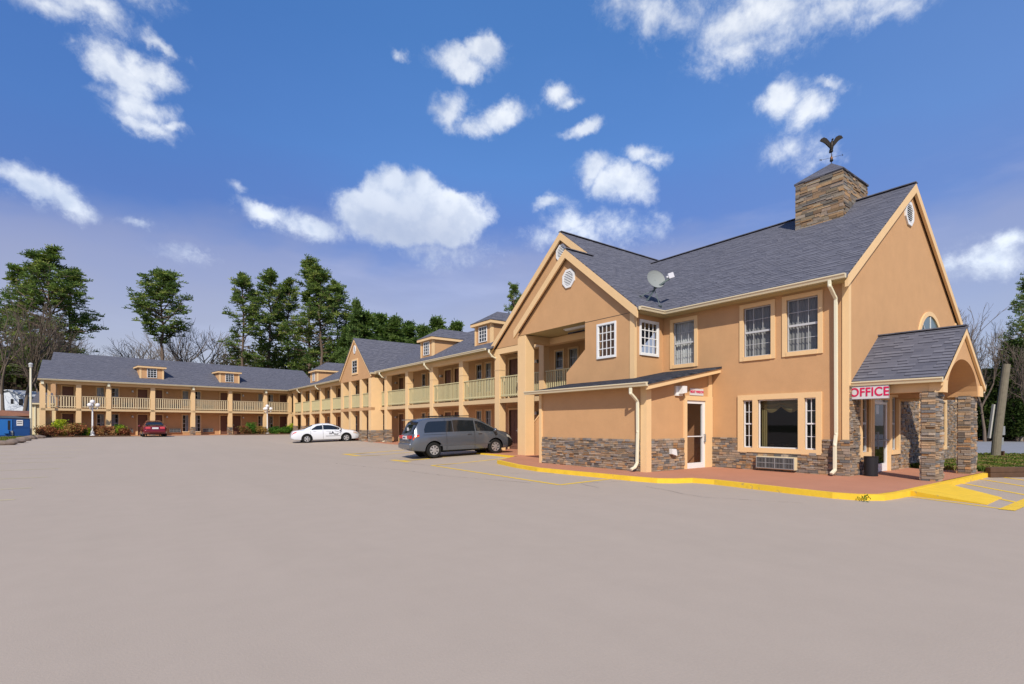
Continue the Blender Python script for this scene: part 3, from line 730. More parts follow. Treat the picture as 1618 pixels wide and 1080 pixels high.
# --- big front room window: one casing, three lights
def triple(bld, M, x0, x1, z0, z1, lights):
    mb = MB(M); xs = [x0]
    for (a, b, c, d) in lights: xs += [a, b]
    xs.append(x1); zc, zd = lights[0][2], lights[0][3]
    for i in range(0, len(xs), 2): mb.box(xs[i], xs[i+1], -.055, .02, z0, z1)
    for (a, b, c, d) in lights: mb.box(a, b, -.055, .02, z0, c); mb.box(a, b, -.055, .02, d, z1)
    w = mb.build('window', TRIM, bld)
    for (a, b, c, d) in lights:
        fr = MB(M); big = (b-a) > .8; f = .035; y0, y1 = .03, .07
        fr.box(a, a+f, y0, y1, c, d); fr.box(b-f, b, y0, y1, c, d); fr.box(a+f, b-f, y0, y1, c, c+f); fr.box(a+f, b-f, y0, y1, d-f, d)
        if not big:
            fr.box(a+f, b-f, y0-.008, y1, (c+d)/2-.02, (c+d)/2+.02); fr.box((a+b)/2-.008, (a+b)/2+.008, y0+.01, y0+.026, c+f, d-f)
            for k in (.25, .75): fr.box(a+f, b-f, y0+.008, y0+.028, c+(d-c)*k-.008, c+(d-c)*k+.008)
        fr.build('frame', WHITE, w)
        pn = MB(M); pn.face([(a, .06, c), (b, .06, c), (b, .06, d), (a, .06, d)]); pn.build('pane', GLASS, w)
        if big:
            v = MB(M); n = 28
            for row in range(5):
                for i in range(n):
                    def P(i, r):
                        t = i/n; s = (t*2) % 1.0 if i < n else 1.0
                        sag = math.sin(math.pi*((t*2) % 1.0 if t < 1 else 1.0))
                        return (a+(b-a)*t, .16 + .03*(r % 2), d - r*(.045 + .035*sag))
                    v.face([P(i, row+1), P(i+1, row+1), P(i+1, row), P(i, row)])
            for i in range(6):
                x = a+.03+i*.028; v.face([(x, .17+.02*(i % 2), c), (x+.028, .17+.02*((i+1) % 2), c), (x+.028, .17+.02*((i+1) % 2), d), (x, .17+.02*(i % 2), d)])
            v.build('curtain', VALANCE, w)
    return w
triple(OFF, MA, ax(8.85), ax(6.39), .66, 2.43, BIGH)
triple(OFF, MBF, 21.22, 24.3, .60, 2.46, [(21.34, 22.3, .74, 2.32), (22.42, 24.18, .74, 2.32)])
ac_unit(OFF, FX(XA-.05, 11.72), ax(8.19), ax(7.04), .19, .56, .14)
# furniture silhouettes inside the front room
mb = MB(); mb.box(16.6, 17.8, 7.0, 8.2, .1, .85); mb.box(16.5, 17.9, 6.9, 8.3, .85, .9); mb.build('desk', WOODIN, OFF)
# --- entrance: side lights, door
for (x0, x1) in ((16.29, 17.13), (18.56, 19.40)):
    window(OFF, MBF, x0, x1, .60, 2.48, .13, proud=.06, cols=1, rows=4, curtain=None, fw=.035)
mb = MB(MBF); mb.box(17.135, 17.26, -.07, .05, .1, 2.44); mb.box(18.43, 18.555, -.07, .05, .1, 2.44); mb.box(17.26, 18.43, -.07, .05, 2.25, 2.44)
ent = mb.build('entrance_door', TRIM, OFF)
mb = MB(MBF); a, b, c, d = 17.26, 18.43, .12, 2.25
mb.box(a, a+.05, .0, .06, c, d); mb.box(b-.05, b, .0, .06, c, d); mb.box(a+.05, b-.05, 0, .06, d-.05, d)
a, b, d = a+.055, b-.055, d-.055
mb.box(a, a+.09, -.02, .03, c+.01, d); mb.box(b-.09, b, -.02, .03, c+.01, d); mb.box(a+.09, b-.09, -.02, .03, c+.01, c+.24); mb.box(a+.09, b-.09, -.02, .03, d-.09, d)
mb.build('frame', WHITE, ent)
mb = MB(MBF); mb.face([(a, .01, c), (b, .01, c), (b, .01, d), (a, .01, d)]); mb.build('pane', GLASS, ent)
mb = MB(MBF); mb.bar((a+.05, -.07, 1.05), (b-.05, -.07, 1.05), .03); mb.bar((a+.14, -.09, .8), (a+.14, -.09, 1.3), .03); mb.bar((a+.14, -.09, 1.28), (a+.14, -.01, 1.28), .02); mb.bar((a+.14, -.09, .82), (a+.14, -.01, .82), .02); mb.box(b-.3, b-.05, -.06, -.02, d-.02, d+.04); mb.build('handle', GREYMETAL, ent)
mb = MB(MBF); mb.box(a+.30, a+.52, .014, .018, 1.82, 2.08); mb.build('notice', SIGNW, ent)
# --- octagonal vents and arched window
octagon_vent(OFF, MBF, 20.33, 8.33, .38, .38)
ar = MB(MBF); cx, cz = 22.5, 4.15; n = 24
E1 = [(cx+1.36*math.cos(math.pi*i/n), cz+1.28*math.sin(math.pi*i/n)) for i in range(n+1)]; E2 = [(cx+1.18*math.cos(math.pi*i/n), cz+1.13*math.sin(math.pi*i/n)) for i in range(n+1)]
for i in range(n):
    ar.face([(E1[i][0], -.045, E1[i][1]), (E2[i][0], -.045, E2[i][1]), (E2[i+1][0], -.045, E2[i+1][1]), (E1[i+1][0], -.045, E1[i+1][1])])
    ar.face([(E1[i][0], -.045, E1[i][1]), (E1[i+1][0], -.045, E1[i+1][1]), (E1[i+1][0], .0, E1[i+1][1]), (E1[i][0], .0, E1[i][1])])
    ar.face([(E2[i][0], -.045, E2[i][1]), (E2[i][0], -.005, E2[i][1]), (E2[i+1][0], -.005, E2[i+1][1]), (E2[i+1][0], -.045, E2[i+1][1])])
aw = ar.build('arched_window', TRIM, OFF)
mb = MB(MBF); mb.face([(x, -.008, z) for x, z in E2]); mb.build('pane', GLASSD, aw)
mb = MB(MBF)
for k in (45, 90, 135): mb.bar((cx, -.02, cz), (cx+1.17*math.cos(R(k)), -.02, cz+1.12*math.sin(R(k))), .022)
mb.build('frame', WHITE, aw)

# --- roofs
SL = (RZ-EZ)/(XR-15.18)
rf = MB()
def rz_(X): return EZ + (X-15.18)*SL
rf.slab([(15.18, 5.62, EZ), (15.18, 16.3, EZ), (XR, 16.3, RZ), (XR, 5.62, RZ)][::-1], .09)
rf.slab([(XR, 5.62, RZ), (XR, 16.3, RZ), (2*XR-15.18, 16.3, EZ), (2*XR-15.18, 5.62, EZ)][::-1], .09)
GY, GZ = 16.87, 9.93; GS = (GZ-EZ)/(GY-11.38)          # stair cross gable
rf.slab([(15.25, 11.38, EZ), (26, 11.38, EZ), (26, GY, GZ), (15.25, GY, GZ)], .09)
rf.slab([(15.25, GY, GZ), (26, GY, GZ), (26, 2*GY-11.38, EZ), (15.25, 2*GY-11.38, EZ)], .09)
FYR, FZR = 14.97, EZ+GS*(14.97-11.38)                  # front stair gable
rf.slab([(13.80, 11.38, EZ), (15.25, 11.38, EZ), (15.25, FYR, FZR), (13.80, FYR, FZR)], .09)
FLY = 18.30; FLZ = FZR-GS*(FLY-FYR)
rf.slab([(13.80, FYR, FZR), (15.37, FYR, FZR), (15.37, FLY, FLZ), (13.80, FLY, FLZ)], .09)
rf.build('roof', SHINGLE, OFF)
mb = MB()      # ridge caps
for (p, q) in (((XR, 5.6, RZ), (XR, 16.2, RZ)), ((15.24, GY, GZ), (26, GY, GZ)), ((13.79, FYR, FZR), (15.3, FYR, FZR))):
    mb.bar((p[0], p[1], p[2]+.008), (q[0], q[1], q[2]+.008), .20, .03)
mb.build('ridge_cap', SHINGLE, OFF)
# rake boards
def rake(mb, y, pl, w=.26, t=.05):
    """boards along a gable in local frame: pl = [(x,z) eave, (x,z) apex, (x,z) eave]"""
    for (a, b) in ((pl[0], pl[1]), (pl[2], pl[1])):
        mb.cut()
        s = 1 if b[0] > a[0] else -1
        sl = abs((b[1]-a[1])/(b[0]-a[0])); dz = w*math.sqrt(1+sl*sl)*.9
        P = [(a[0], a[1]), (b[0], b[1]), (b[0], b[1]-dz), (a[0]-0*s, a[1]-dz)]
        if s > 0: P = P[::-1]
        mb.prism(P, y-t, y)
mb = MB(MBF); rake(mb, -.06, [(15.22, EZ-.02), (XR, RZ-.03), (2*XR-15.22, EZ-.02)], .26, .08)
mb.M = FX(15.4, 22.36); gx = lambda Y: 22.36-Y
rake(mb, -.10, [(gx(2*GY-11.40), EZ-.02), (gx(GY), GZ-.03), (gx(FYR+.03), FZR+.02)], .28, .07)
mb.M = FX(13.97, 18.56); fx = lambda Y: 18.56-Y
rake(mb, -.12, [(fx(FLY), FLZ-.02), (fx(FYR), FZR-.03), (fx(11.42), EZ-.02)], .28, .07)
mb.build('rake_board', TRIM, OFF)
# stair gable walls
mb = MB(FX(15.4, 22.0)); g = lambda Y: 22.0-Y
mb.face([(g(21.95), 0, EZ-.05), (g(11.8), 0, EZ-.05), (g(GY), 0, GZ-.12)])
mb.face([(g(21.9), .02, EZ-.05), (g(21.9), .02, EZ-.051), (g(11.8), .02, EZ-.051), (g(11.8), .02, EZ-.05)])
mb.M = FX(13.97, 18.24); f = lambda Y: 18.24-Y
mb.face([(f(18.24), 0, 5.42), (f(11.72), 0, 5.42), (f(FYR), 0, FZR-.13)])
HW = (f(13.36), f(12.55), 3.97, 5.13)
wallgrid(mb, f(14.05), f(11.72), 2.6, 5.42, [HW], .10)
mb.face([(f(15.08), 0, 2.6), (f(14.05), 0, 2.6), (f(14.05), 0, 4.35), (f(15.08), 0, 3.54)])
mb.face([(f(14.05), 0, 4.35), (f(14.05), .16, 4.35), (f(15.08), .16, 3.54), (f(15.08), 0, 3.54)]); mb.face([(f(15.08), 0, 3.54), (f(15.08), .16, 3.54), (f(15.08), .16, 2.6), (f(15.08), 0, 2.6)])
mb.face([(f(14.05), 0, 4.35), (f(14.05), 0, 5.42), (f(14.05), .16, 5.42), (f(14.05), .16, 4.35)])
mb.face([(f(15.08), .16, 2.6), (f(14.05), .16, 2.6), (f(14.05), .16, 4.35), (f(15.08), .16, 3.54)][::-1]); 
wallgrid(mb, f(14.05), f(11.72), 2.6, 5.42, [HW], .01, y=.16)
mb.M = FY(0, 11.72); SW = (14.33, 15.25, 3.98, 5.10)
wallgrid(mb, 13.97, 15.58, 2.6, EZ, [SW], .10)
mb.build('wall', STUCCO, OFF)
mb = MB(FX(15.4, 22.0)); mb.face([(.3, .05, EZ), (10, .05, EZ), (g(GY), .05, GZ-.3)]); mb.build('wall', STUCCO, OFF)
mb = MB(); mb.face([(14.0, 11.8, 5.43), (14.0, 18.2, 5.43), (17, 18.2, 5.43), (17, 11.8, 5.43)]); mb.face([(15.4, 18.2, 5.43), (15.4, 22, 5.43), (17, 22, 5.43), (17, 18.2, 5.43)])
mb.build('ceiling', SOFFIT, OFF)
# beams, posts of the stair porch
mb = MB()
mb.box(13.97, 14.47, 17.69, 18.24, .1, 5.40); colF = mb.build('column', TRIM, OFF, bevel=.01)
mb = MB(); mb.box(15.4, 15.75, 18.15, 18.48, .1, 5.12); mb.build('column', TRIM, OFF)
mb = MB(); mb.box(14.47, 15.4, 17.72, 18.05, 5.12, 5.42); mb.cut(); mb.box(15.4, 15.75, 11.9, 22.0, 5.12, 5.42); mb.build('beam', TRIM, OFF)
mb = MB(); mb.M = FX(13.97, 18.24); mb.box(f(11.86), f(11.66), -.03, .10, 3.0, 5.40); mb.build('corner_board', TRIM, OFF)
window(OFF, FX(13.97, 18.24), HW[0]-.06, HW[1]+.06, HW[2]-.06, HW[3]+.06, .07, proud=.04, cols=4, rows=4, curtain=None, fw=.02, white=True, sash=False, mw=.03)
window(OFF, FY(0, 11.72), SW[0]-.06, SW[1]+.06, SW[2]-.06, SW[3]+.06, .08, proud=.04, cols=4, rows=4, curtain=None, fw=.02, white=True, sash=False, mw=.03)
octagon_vent(OFF, FX(13.97, 18.24), f(14.93), 7.23, .34, .36); octagon_vent(OFF, FX(15.4, 22.0), g(16.92), 9.05, .33, .37)
mb = MB(); mb.M = FX(13.97, 18.24); mb.box(f(14.05)-.0, f(11.86), -.008, .0, 5.36, 5.375); mb.build('joint_line', MORTAR, OFF)
mb = MB(); mb.box(14.5, 14.66, 14.4, 15.75, 5.36, 5.43); mb.box(14.46, 14.70, 14.35, 15.8, 5.40, 5.43); mb.build('ceiling_light', WHITE, OFF)
# gutters and eave boards
MG = FX(15.18, 11.38); gutter(OFF, MG, 0, 5.74, EZ+.03)
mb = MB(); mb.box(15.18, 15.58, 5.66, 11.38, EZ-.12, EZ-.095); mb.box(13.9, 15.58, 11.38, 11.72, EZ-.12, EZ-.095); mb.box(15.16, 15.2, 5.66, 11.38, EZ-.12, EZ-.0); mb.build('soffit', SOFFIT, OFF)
gutter(OFF, FY(0, 11.38), 13.82, 15.18, EZ+.03)
spout(OFF, [(15.12, 6.02, 5.38), (15.12, 6.02, 5.22), (15.46, 6.0, 4.92), (15.48, 6.0, 1.25), (15.40, 6.0, .95), (15.40, 6.0, .28), (15.22, 6.02, .19)])
# --- lean-to at the foot of the stair
LM = FX(12.23, 14.56); lx = lambda Y: 14.56-Y
mb = MB(LM); mb.face([(0, 0, 0), (lx(9.79), 0, 0), (lx(9.79), 0, 2.62), (0, 0, 2.62)])
mb.M = FY(0, 9.79)
ND = (14.17, 15.18, .12, 2.28)
wallgrid(mb, 12.23, 15.58, 0, 2.62, [ND], .10); mb.face([(12.23, 0, 2.62), (15.58, 0, 2.62), (15.58, 0, 3.33)])
mb.M = Matrix.Identity(4)
mb.face([(12.23, 14.56, 0), (12.23, 14.56, 2.62), (15.58, 14.56, 3.33), (15.58, 14.56, 0)])
mb.face([(12.35, 11.35, 0), (15.5, 11.35, 0), (15.5, 11.35, 2.6), (12.35, 11.35, 2.6)], 1); mb.face([(12.35, 9.95, 2.6), (12.35, 11.35, 2.6), (15.5, 11.35, 2.6), (15.5, 9.95, 2.6)], 1); mb.face([(15.5, 9.95, 0), (15.5, 9.95, 2.6), (15.5, 11.35, 2.6), (15.5, 11.35, 0)], 1)
mb.face([(12.35, 9.95, .13), (15.5, 9.95, .13), (15.5, 11.35, .13), (12.35, 11.35, .13)], 1)
mb.build('wall', [STUCCO, TANIN], OFF)
st = MB(LM); stones(st, .09, lx(9.87), .08, 1.07, (), rn); st.cut(); st.M = FY(0, 9.79); stones(st, 12.32, 14.04, .08, 1.09, (), rn); st.build('stone_facing', STONE, OFF)
mb = MB(LM); mb.face([(0, -.012, 0), (lx(9.79), -.012, 0), (lx(9.79), -.012, 1.05), (0, -.012, 1.05)]); mb.M = FY(0, 9.79); mb.face([(12.23, -.012, 0), (14.1, -.012, 0), (14.1, -.012, 1.05), (12.23, -.012, 1.05)]); mb.build('stone_backing', MORTAR, OFF)
mb = MB(); mb.box(12.17, 12.39, 9.73, 9.95, .1, 2.66); mb.cut(); mb.box(12.17, 12.30, 14.47, 14.60, .1, 2.66); mb.cut(); mb.M = FY(0, 9.79); mb.box(15.36, 15.56, -.04, 0, 2.42, 3.3); mb.build('corner_board', TRIM, OFF)
mb = MB(); mb.M = FY(0, 9.79)
mb.box(14.03, 14.17, -.05, .04, .1, 2.42); mb.box(15.18, 15.57, -.05, .04, .1, 2.42); mb.box(14.17, 15.18, -.05, .04, 2.28, 2.42)
nd = mb.build('side_door', TRIM, OFF)
mb = MB(FY(0, 9.79)); a, b, c, d = ND
mb.box(a, a+.045, 0, .06, c, d); mb.box(b-.13, b, -.01, .06, c, d); mb.box(a+.045, b-.13, -.01, .06, c, c+.17); mb.box(a+.045, b-.13, -.01, .06, d-.10, d); mb.box(a+.045, b-.13, -.03, -.01, 1.12, 1.15); mb.build('frame', WHITE, nd)
mb = MB(FY(0, 9.79)); mb.face([(a, .03, c), (b, .03, c), (b, .03, d), (a, .03, d)]); mb.build('pane', GLASS, nd)
mb = MB(FY(0, 9.79)); mb.bar((b-.06, -.07, .95), (b-.06, -.07, 1.2), .025); mb.bar((b-.06, -.07, .96), (b-.06, .0, .96), .02); mb.bar((b-.06, -.07, 1.19), (b-.06, 0, 1.19), .02); mb.build('handle', GREYMETAL, nd)
mb = MB(FY(0, 11.35)); mb.box(14.4, 15.3, -.05, -.02, .98, 2.05); mb.box(14.46, 15.24, -.055, -.048, 1.04, 1.99, 1); mb.build('inner_window', [CREAM, DARK], OFF)
lr = MB(); LS = (3.40-2.70)/(15.58-11.85)
lr.slab([(11.83, 14.95, 2.70), (11.83, 9.42, 2.70), (15.58, 9.42, 3.40), (15.58, 14.95, 3.40)], .06); lr.build('lean_to_roof', SHINGLE2, OFF)
mb = MB(FY(0, 9.55)); mb.prism([(11.86, 2.50), (15.62, 3.21), (15.62, 3.37), (11.86, 2.66)], -.09, -.03); mb.build('rake_board', TRIM, OFF)
mb = MB(); mb.face([(11.86, 9.50, 2.60), (11.86, 14.9, 2.60), (12.3, 14.9, 2.61), (12.3, 9.50, 2.61)]); mb.face([(12.2, 9.5, 2.61), (15.58, 9.5, 3.26), (15.58, 9.8, 3.26), (12.2, 9.8, 2.61)]); mb.build('soffit', SOFFIT, OFF)
gutter(OFF, FX(11.86, 14.97), 0, lx(9.42)+.41, 2.72)
spout(OFF, [(11.79, 10.0, 2.58), (11.79, 10.0, 2.42), (12.1, 10.0, 2.2), (12.13, 10.02, 1.3), (12.1, 10.02, .38), (12.02, 10.03, .26), (11.86, 10.05, .20)])
mb = MB(FY(0, 9.79)); mb.box(13.58, 13.92, -.06, 0, 2.40, 2.70); mb.prism([(13.70, 2.46), (13.94, 2.50), (13.94, 2.70), (13.70, 2.70)], -.20, -.06); mb.build('flood_lamp', [WHITE], OFF)
mb = MB(FY(0, 9.79)); mb.prism([(13.26, .62), (13.50, .56), (13.50, .60), (13.46, .76), (13.24, .78)], -.16, -.02); mb.build('vent_hood', WHITE, OFF)
# --- stair: parapet and steps behind the column
mb = MB(FX(14.55, 18.9)); s0 = lambda Y: 18.9-Y
mb.prism([(0, .15), (s0(14.6), .15), (s0(14.6), 2.62), (s0(16.55), 2.62), (0, .66)], 0, .14)
mb.build('stair_parapet', STUCCO, OFF)
mb = MB(FX(14.55, 18.9)); mb.prism([(0, .66), (s0(16.55), 2.62), (s0(16.55), 2.69), (0, .73)], -.03, .17); mb.build('handrail', TRIM, OFF)
mb = MB()
for i in range(15): y = 17.6-i*.26; mb.box(14.70, 15.39, y-.28, y, .15+i*.18, .19+(i+1)*.178)
mb.build('stair', REDWALK, OFF)
# small return wall under the landing
mb = MB(); mb.box(15.4, 15.55, 14.6, 15.2, 0, 2.6); mb.build('wall', STUCCO, OFF)

# --- chimney
ch = MB(); CX0, CX1, CY0, CY1 = 19.5, 21.55, 7.37, 8.85
ch.box(CX0, CX1, CY0, CY1, 7.9, 10.2); chm = ch.build('chimney', MORTAR, OFF)
rc = random.Random(8); ST2 = [(.36, .25, .155), (.42, .27, .15), (.30, .24, .20), (.25, .235, .22), (.36, .30, .22), (.33, .23, .155), (.27, .225, .19), (.40, .29, .19), (.20, .19, .18), (.31, .27, .23)]
st = MB(FX(CX0, CY1)); stones(st, -.04, CY1-CY0+.04, 8.0, 10.2, (), rc, hmin=.045, hmax=.12, lmin=.14, lmax=.48, pal=ST2)
st.M = FY(0, CY0); stones(st, CX0, CX1+.04, 8.4, 10.2, (), rc, hmin=.045, hmax=.12, lmin=.14, lmax=.48, pal=ST2); st.build('stone_facing', STONE, chm)
cc = MB(); o = .07; A = [(CX0-o, CY0-o, 10.2), (CX1+o, CY0-o, 10.2), (CX1+o, CY1+o, 10.2), (CX0-o, CY1+o, 10.2)]; ap = ((CX0+CX1)/2, (CY0+CY1)/2, 10.98)
for i in range(4): cc.face([A[i], A[(i+1) % 4], ap])
for i in range(4):
    p, q = A[i], A[(i+1) % 4]; cc.face([(p[0], p[1], 10.14), (q[0], q[1], 10.14), q, p])
cc.build('chimney_cap', SHINGLE, chm)

# --- entrance porch
PX0, PX1, PXC, PY0, PZE, PZR = 15.84, 19.72, 17.78, 3.83, 2.66, 4.12
pr_ = MB()
pr_.slab([(PX0-.06, PY0-.07, PZE), (PXC, PY0-.07, PZR), (PXC, YB, PZR), (PX0-.06, YB, PZE)], .08); pr_.slab([(PXC, PY0-.07, PZR), (PX1+.06, PY0-.07, PZE), (PX1+.06, YB, PZE), (PXC, YB, PZR)], .08)
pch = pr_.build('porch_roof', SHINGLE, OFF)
mb = MB(); mb.bar((PXC, PY0-.08, PZR+.008), (PXC, YB, PZR+.008), .18, .03); mb.build('ridge_cap', SHINGLE, pch)
mb = MB(FY(0, PY0)); n = 20; acx, aw_, az0, ah = 17.78, 1.42, 2.30, .93
arc = [(acx-aw_*math.cos(math.pi*i/n), az0+ah*math.sin(math.pi*i/n)) for i in range(n+1)]
slp = (PZR-PZE)/(PXC-PX0)
def gz(x): return PZE-.05 + (x-PX0)*slp if x < PXC else PZE-.05 + (PX1-x)*slp
for i in range(n):
    (a, b), (c, d) = arc[i], arc[i+1]
    for y, rev in ((.0, False), (.20, True)):
        P = [(a, y, b), (c, y, d), (c, y, gz(c)), (a, y, gz(a))]
        mb.face(P[::-1] if rev else P)
    mb.face([(a, 0, b), (a, YB-PY0, b), (c, YB-PY0, d), (c, 0, d)])
for s in (0, 1):
    x0, x1 = (PX0+.06, arc[0][0]) if s == 0 else (arc[-1][0], PX1-.06)
    P = [(x0, 0, 2.30), (x1, 0, 2.30), (x1, 0, gz(x1)), (x0, 0, gz(x0))]; mb.face(P)
pg = mb.build('porch_gable', STUCCO, OFF)
mb = MB(FY(0, PY0)); rake(mb, -.01, [(PX0-.05, PZE-.02), (PXC, PZR-.06), (PX1+.05, PZE-.02)], .17, .06)
mb.build('rake_board', TRIM, pg)
mb = MB(FY(0, PY0)); mb.box(PX0+.05, PX0+.42, -.03, .25, 2.30, 2.60); mb.cut(); mb.box(PX1-.42, PX1-.05, -.03, .25, 2.30, 2.60); mb.build('beam_end', TRIM, pg)
mb = MB(); mb.box(PX0+.08, PX0+.38, PY0+.25, YB, 2.32, 2.58); mb.cut(); mb.box(PX1-.38, PX1-.08, PY0+.2, YB, 2.24, 2.62); mb.build('beam', TRIM, OFF)
gutter(OFF, FX(PX0-.04, YB), 0, YB-PY0+.06, PZE+.0)
gutter(OFF, Matrix.Translation((PX1+.04, PY0-.06, 0)) @ Matrix.Rotation(R(90), 4, 'Z'), 0, YB-PY0+.06, PZE)
spout(OFF, [(PX1+.12, PY0+.0, 2.62), (PX1+.12, PY0+.0, 2.45), (19.55, 4.32, 2.3), (19.55, 4.32, .40), (19.86, 4.12, .22)], .07)
for x0 in (15.86, 19.03):
    co = MB(); co.box(x0+.03, x0+.58, 3.97, 4.22, -.05, 2.32); c_ = co.build('porch_column', MORTAR, OFF)
    s_ = MB(FY(x0, 3.97)); stones(s_, 0, .61, -.04, 2.30, (), rn, lmin=.14, lmax=.4, dmin=.03, dmax=.06)
    s_.M = FX(x0+.03, 4.22); stones(s_, 0, .28, -.04, 2.30, (), rn, lmin=.14, lmax=.3, dmin=.03, dmax=.06)
    s_.M = Matrix.Translation((x0+.58, 3.95, 0)) @ Matrix.Rotation(R(90), 4, 'Z'); stones(s_, 0, .28, -.04, 2.30, (), rn, lmin=.14, lmax=.3)
    s_.M = Matrix.Translation((x0+.61, 4.22, 0)) @ Matrix.Rotation(R(180), 4, 'Z'); stones(s_, 0, .61, -.04, 2.30, (), rn, lmin=.14, lmax=.3)
    s_.build('stone_facing', STONE, c_)
# wooden board leaning at the far corner
mb = MB(); mb.bar((25.75, 5.5, .1), (25.66, 5.62, 2.3), .12, .04); mb.bar((26.0, 5.4, .1), (25.72, 5.6, 1.9), .10, .04); bd = mb.build('leaning_board', CREAM)
tag(bd, 'pair of cream boards leaning against the far corner of the office wall', 'board')

# ================================================================ the long wing (runs away from the office along +Y)
WG = thing('motel_wing', 'long motel wing joining the office, with green balcony rails and a pointed cross gable', 'building', (15.4, 22.0, 0))
WX, WW = 15.4, 17.0      # column face, room wall
FZ2 = 2.85               # upper walkway
YE = 62.6
CY = [21.86, 25.44, 29.0, 32.53, 36.06]                     # column centres, near part
CY2 = [48.55, 51.85, 55.25, 58.5, 61.75]
MW = FX(WW, YE); wl = lambda Y: YE - Y
# --- openings of the room wall
def base_z(Y): return max(.19, gh(15, Y)+.03)
wins, doors = [], []
Yc = 18.35; kind = 'w'
pairs = []
while Yc < 61.5:
    pairs.append((Yc, kind)); Yc += 3.56; kind = 'd' if kind == 'w' else 'w'
holes = []
for (Yp, kd) in pairs:
    for s_ in (-1, 1):
        ya, yb = (Yp + s_*.13, Yp + s_*.86) if kd == 'w' else (Yp + s_*.12, Yp + s_*1.12)
        xa, xb = sorted((wl(ya), wl(yb)))
        for lv in (0, 1):
            zb_ = base_z(Yp) if lv == 0 else FZ2
            if kd == 'w':
                z0, z1 = (zb_+.25, 2.42) if lv == 0 else (FZ2+.50, 5.18)
                wins.append((xa, xb, z0, z1, lv)); holes.append((xa+.09, xb-.09, z0+.09, z1-.09))
            else:
                z0, z1 = zb_, (2.42 if lv == 0 else 5.18)
                doors.append((xa, xb, z0, z1, s_)); holes.append((xa+.10, xb-.10, z0, z1-.10))
mb = MB(MW); wallgrid(mb, 0, wl(14.5), 0, 5.42, holes, .08)
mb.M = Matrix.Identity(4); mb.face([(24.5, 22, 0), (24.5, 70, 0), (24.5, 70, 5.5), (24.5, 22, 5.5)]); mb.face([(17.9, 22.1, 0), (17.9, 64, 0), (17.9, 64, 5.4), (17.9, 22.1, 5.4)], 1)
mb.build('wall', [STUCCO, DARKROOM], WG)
for i, (a, b, c, d, lv) in enumerate(wins):
    near = (YE-a) < 34
    window(WG, MW, a, b, c, d, .09, cols=2, rows=4 if near else 4, curtain=('full', 'right', 'left', 'full')[(i*7) % 4], fw=.03, depth=.07)
for (a, b, c, d, s_) in doors: room_door(WG, MW, a, b, c, d, 'r' if s_ > 0 else 'l')
for (Yp, kd) in pairs:
    if kd == 'd' and Yp < 47:
        for s_ in (-1, 1):
            for z in (2.1, 4.75): wall_lamp(WG, MW, wl(Yp+s_*1.42), z, 1.1)
    if Yp > 19:
        for s_ in (-1, 1):
            if kd == 'w':
                for lv in (0, 1):
                    z = (base_z(Yp)+.25) if lv == 0 else FZ2+.15
                    if (s_ == 1 and Yp < 50): ac_unit(WG, MW, wl(Yp+s_*1.0+s_*1.0), wl(Yp+s_*1.0), z, z+.42, .14, 3)
# --- walkway slab, ceiling, beams
mb = MB(); mb.box(WX+.02, WW, 14.6, YE, 2.62, 2.84); mb.build('walkway_floor', SLAB, WG)
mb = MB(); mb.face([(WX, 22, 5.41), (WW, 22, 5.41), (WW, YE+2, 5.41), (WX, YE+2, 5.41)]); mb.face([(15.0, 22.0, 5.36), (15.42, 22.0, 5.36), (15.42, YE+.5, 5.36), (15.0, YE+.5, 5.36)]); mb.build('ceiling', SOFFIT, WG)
mb = MB(); mb.box(WX+.03, WX+.33, 22.05, 37.0, 5.10, 5.40); mb.cut(); mb.box(WX+.03, WX+.33, 43.8, YE, 5.10, 5.40); mb.build('beam', TRIM, WG)
SF = MB(FX(WX, YE)); 
for k, Y in enumerate(CY+CY2+[45.1]):
    mb = MB(); mb.box(WX, WX+.40, Y-.21, Y+.21, 0, 5.12); c = mb.build('column', TRIM, WG, bevel=.008)
    if Y > 34.5:
        zb_ = gh(15.2, Y)
        s_ = MB(FX(WX, Y+.23)); stones(s_, 0, .46, zb_, zb_+.98, (), rn, lmin=.15, lmax=.4)
        s_.M = FY(WX-.02, Y-.21); stones(s_, 0, .44, zb_, zb_+.98, (), rn, lmin=.15, lmax=.4); s_.build('stone_facing', STONE, c)
    else:
        mb = MB(); mb.box(WX-.012, WX+.41, Y-.222, Y+.222, 4.30, 4.33); mb.build('band', SLAB, c)
cols = sorted(CY+CY2+[45.1, 18.31])
def bays():
    prev = 15.3
    for Y in cols:
        yield prev, Y-.21; prev = Y+.21
for (a, b) in bays():
    if b < 37.2 or a > 43.5:
        if b > 37.2 and a < 37.2: continue
        if a > 36.2 and b < 45 : continue
        railing(WG, FX(WX+.10, b), 0, b-a, FZ2+.05, FZ2+1.12, RAILM, pw=.055, step=.15)
railing(WG, FX(WX+.10, 37.0), 0, 37.0-36.27, FZ2+.05, FZ2+1.12, RAILM, pw=.055, step=.15)
for Y in (21.86, 29.0, 36.06, 51.85, 58.5):
    spout(WG, [(14.97, Y+.10, 5.36), (14.97, Y+.10, 5.22), (15.16, Y+.10, 5.02), (15.39, Y+.10, 4.94)], .09, .07)
    spout(WG, [(15.42, Y+.12, base_z(Y)+.10), (15.22, Y+.12, base_z(Y)+.06)], .08, .07, 'spout_outlet')
gutter(WG, FX(15.05, 37.0), 0, 37.0-22.3, EZ+.03); gutter(WG, FX(15.05, YE-.4), 0, YE-.4-43.8, EZ+.03)
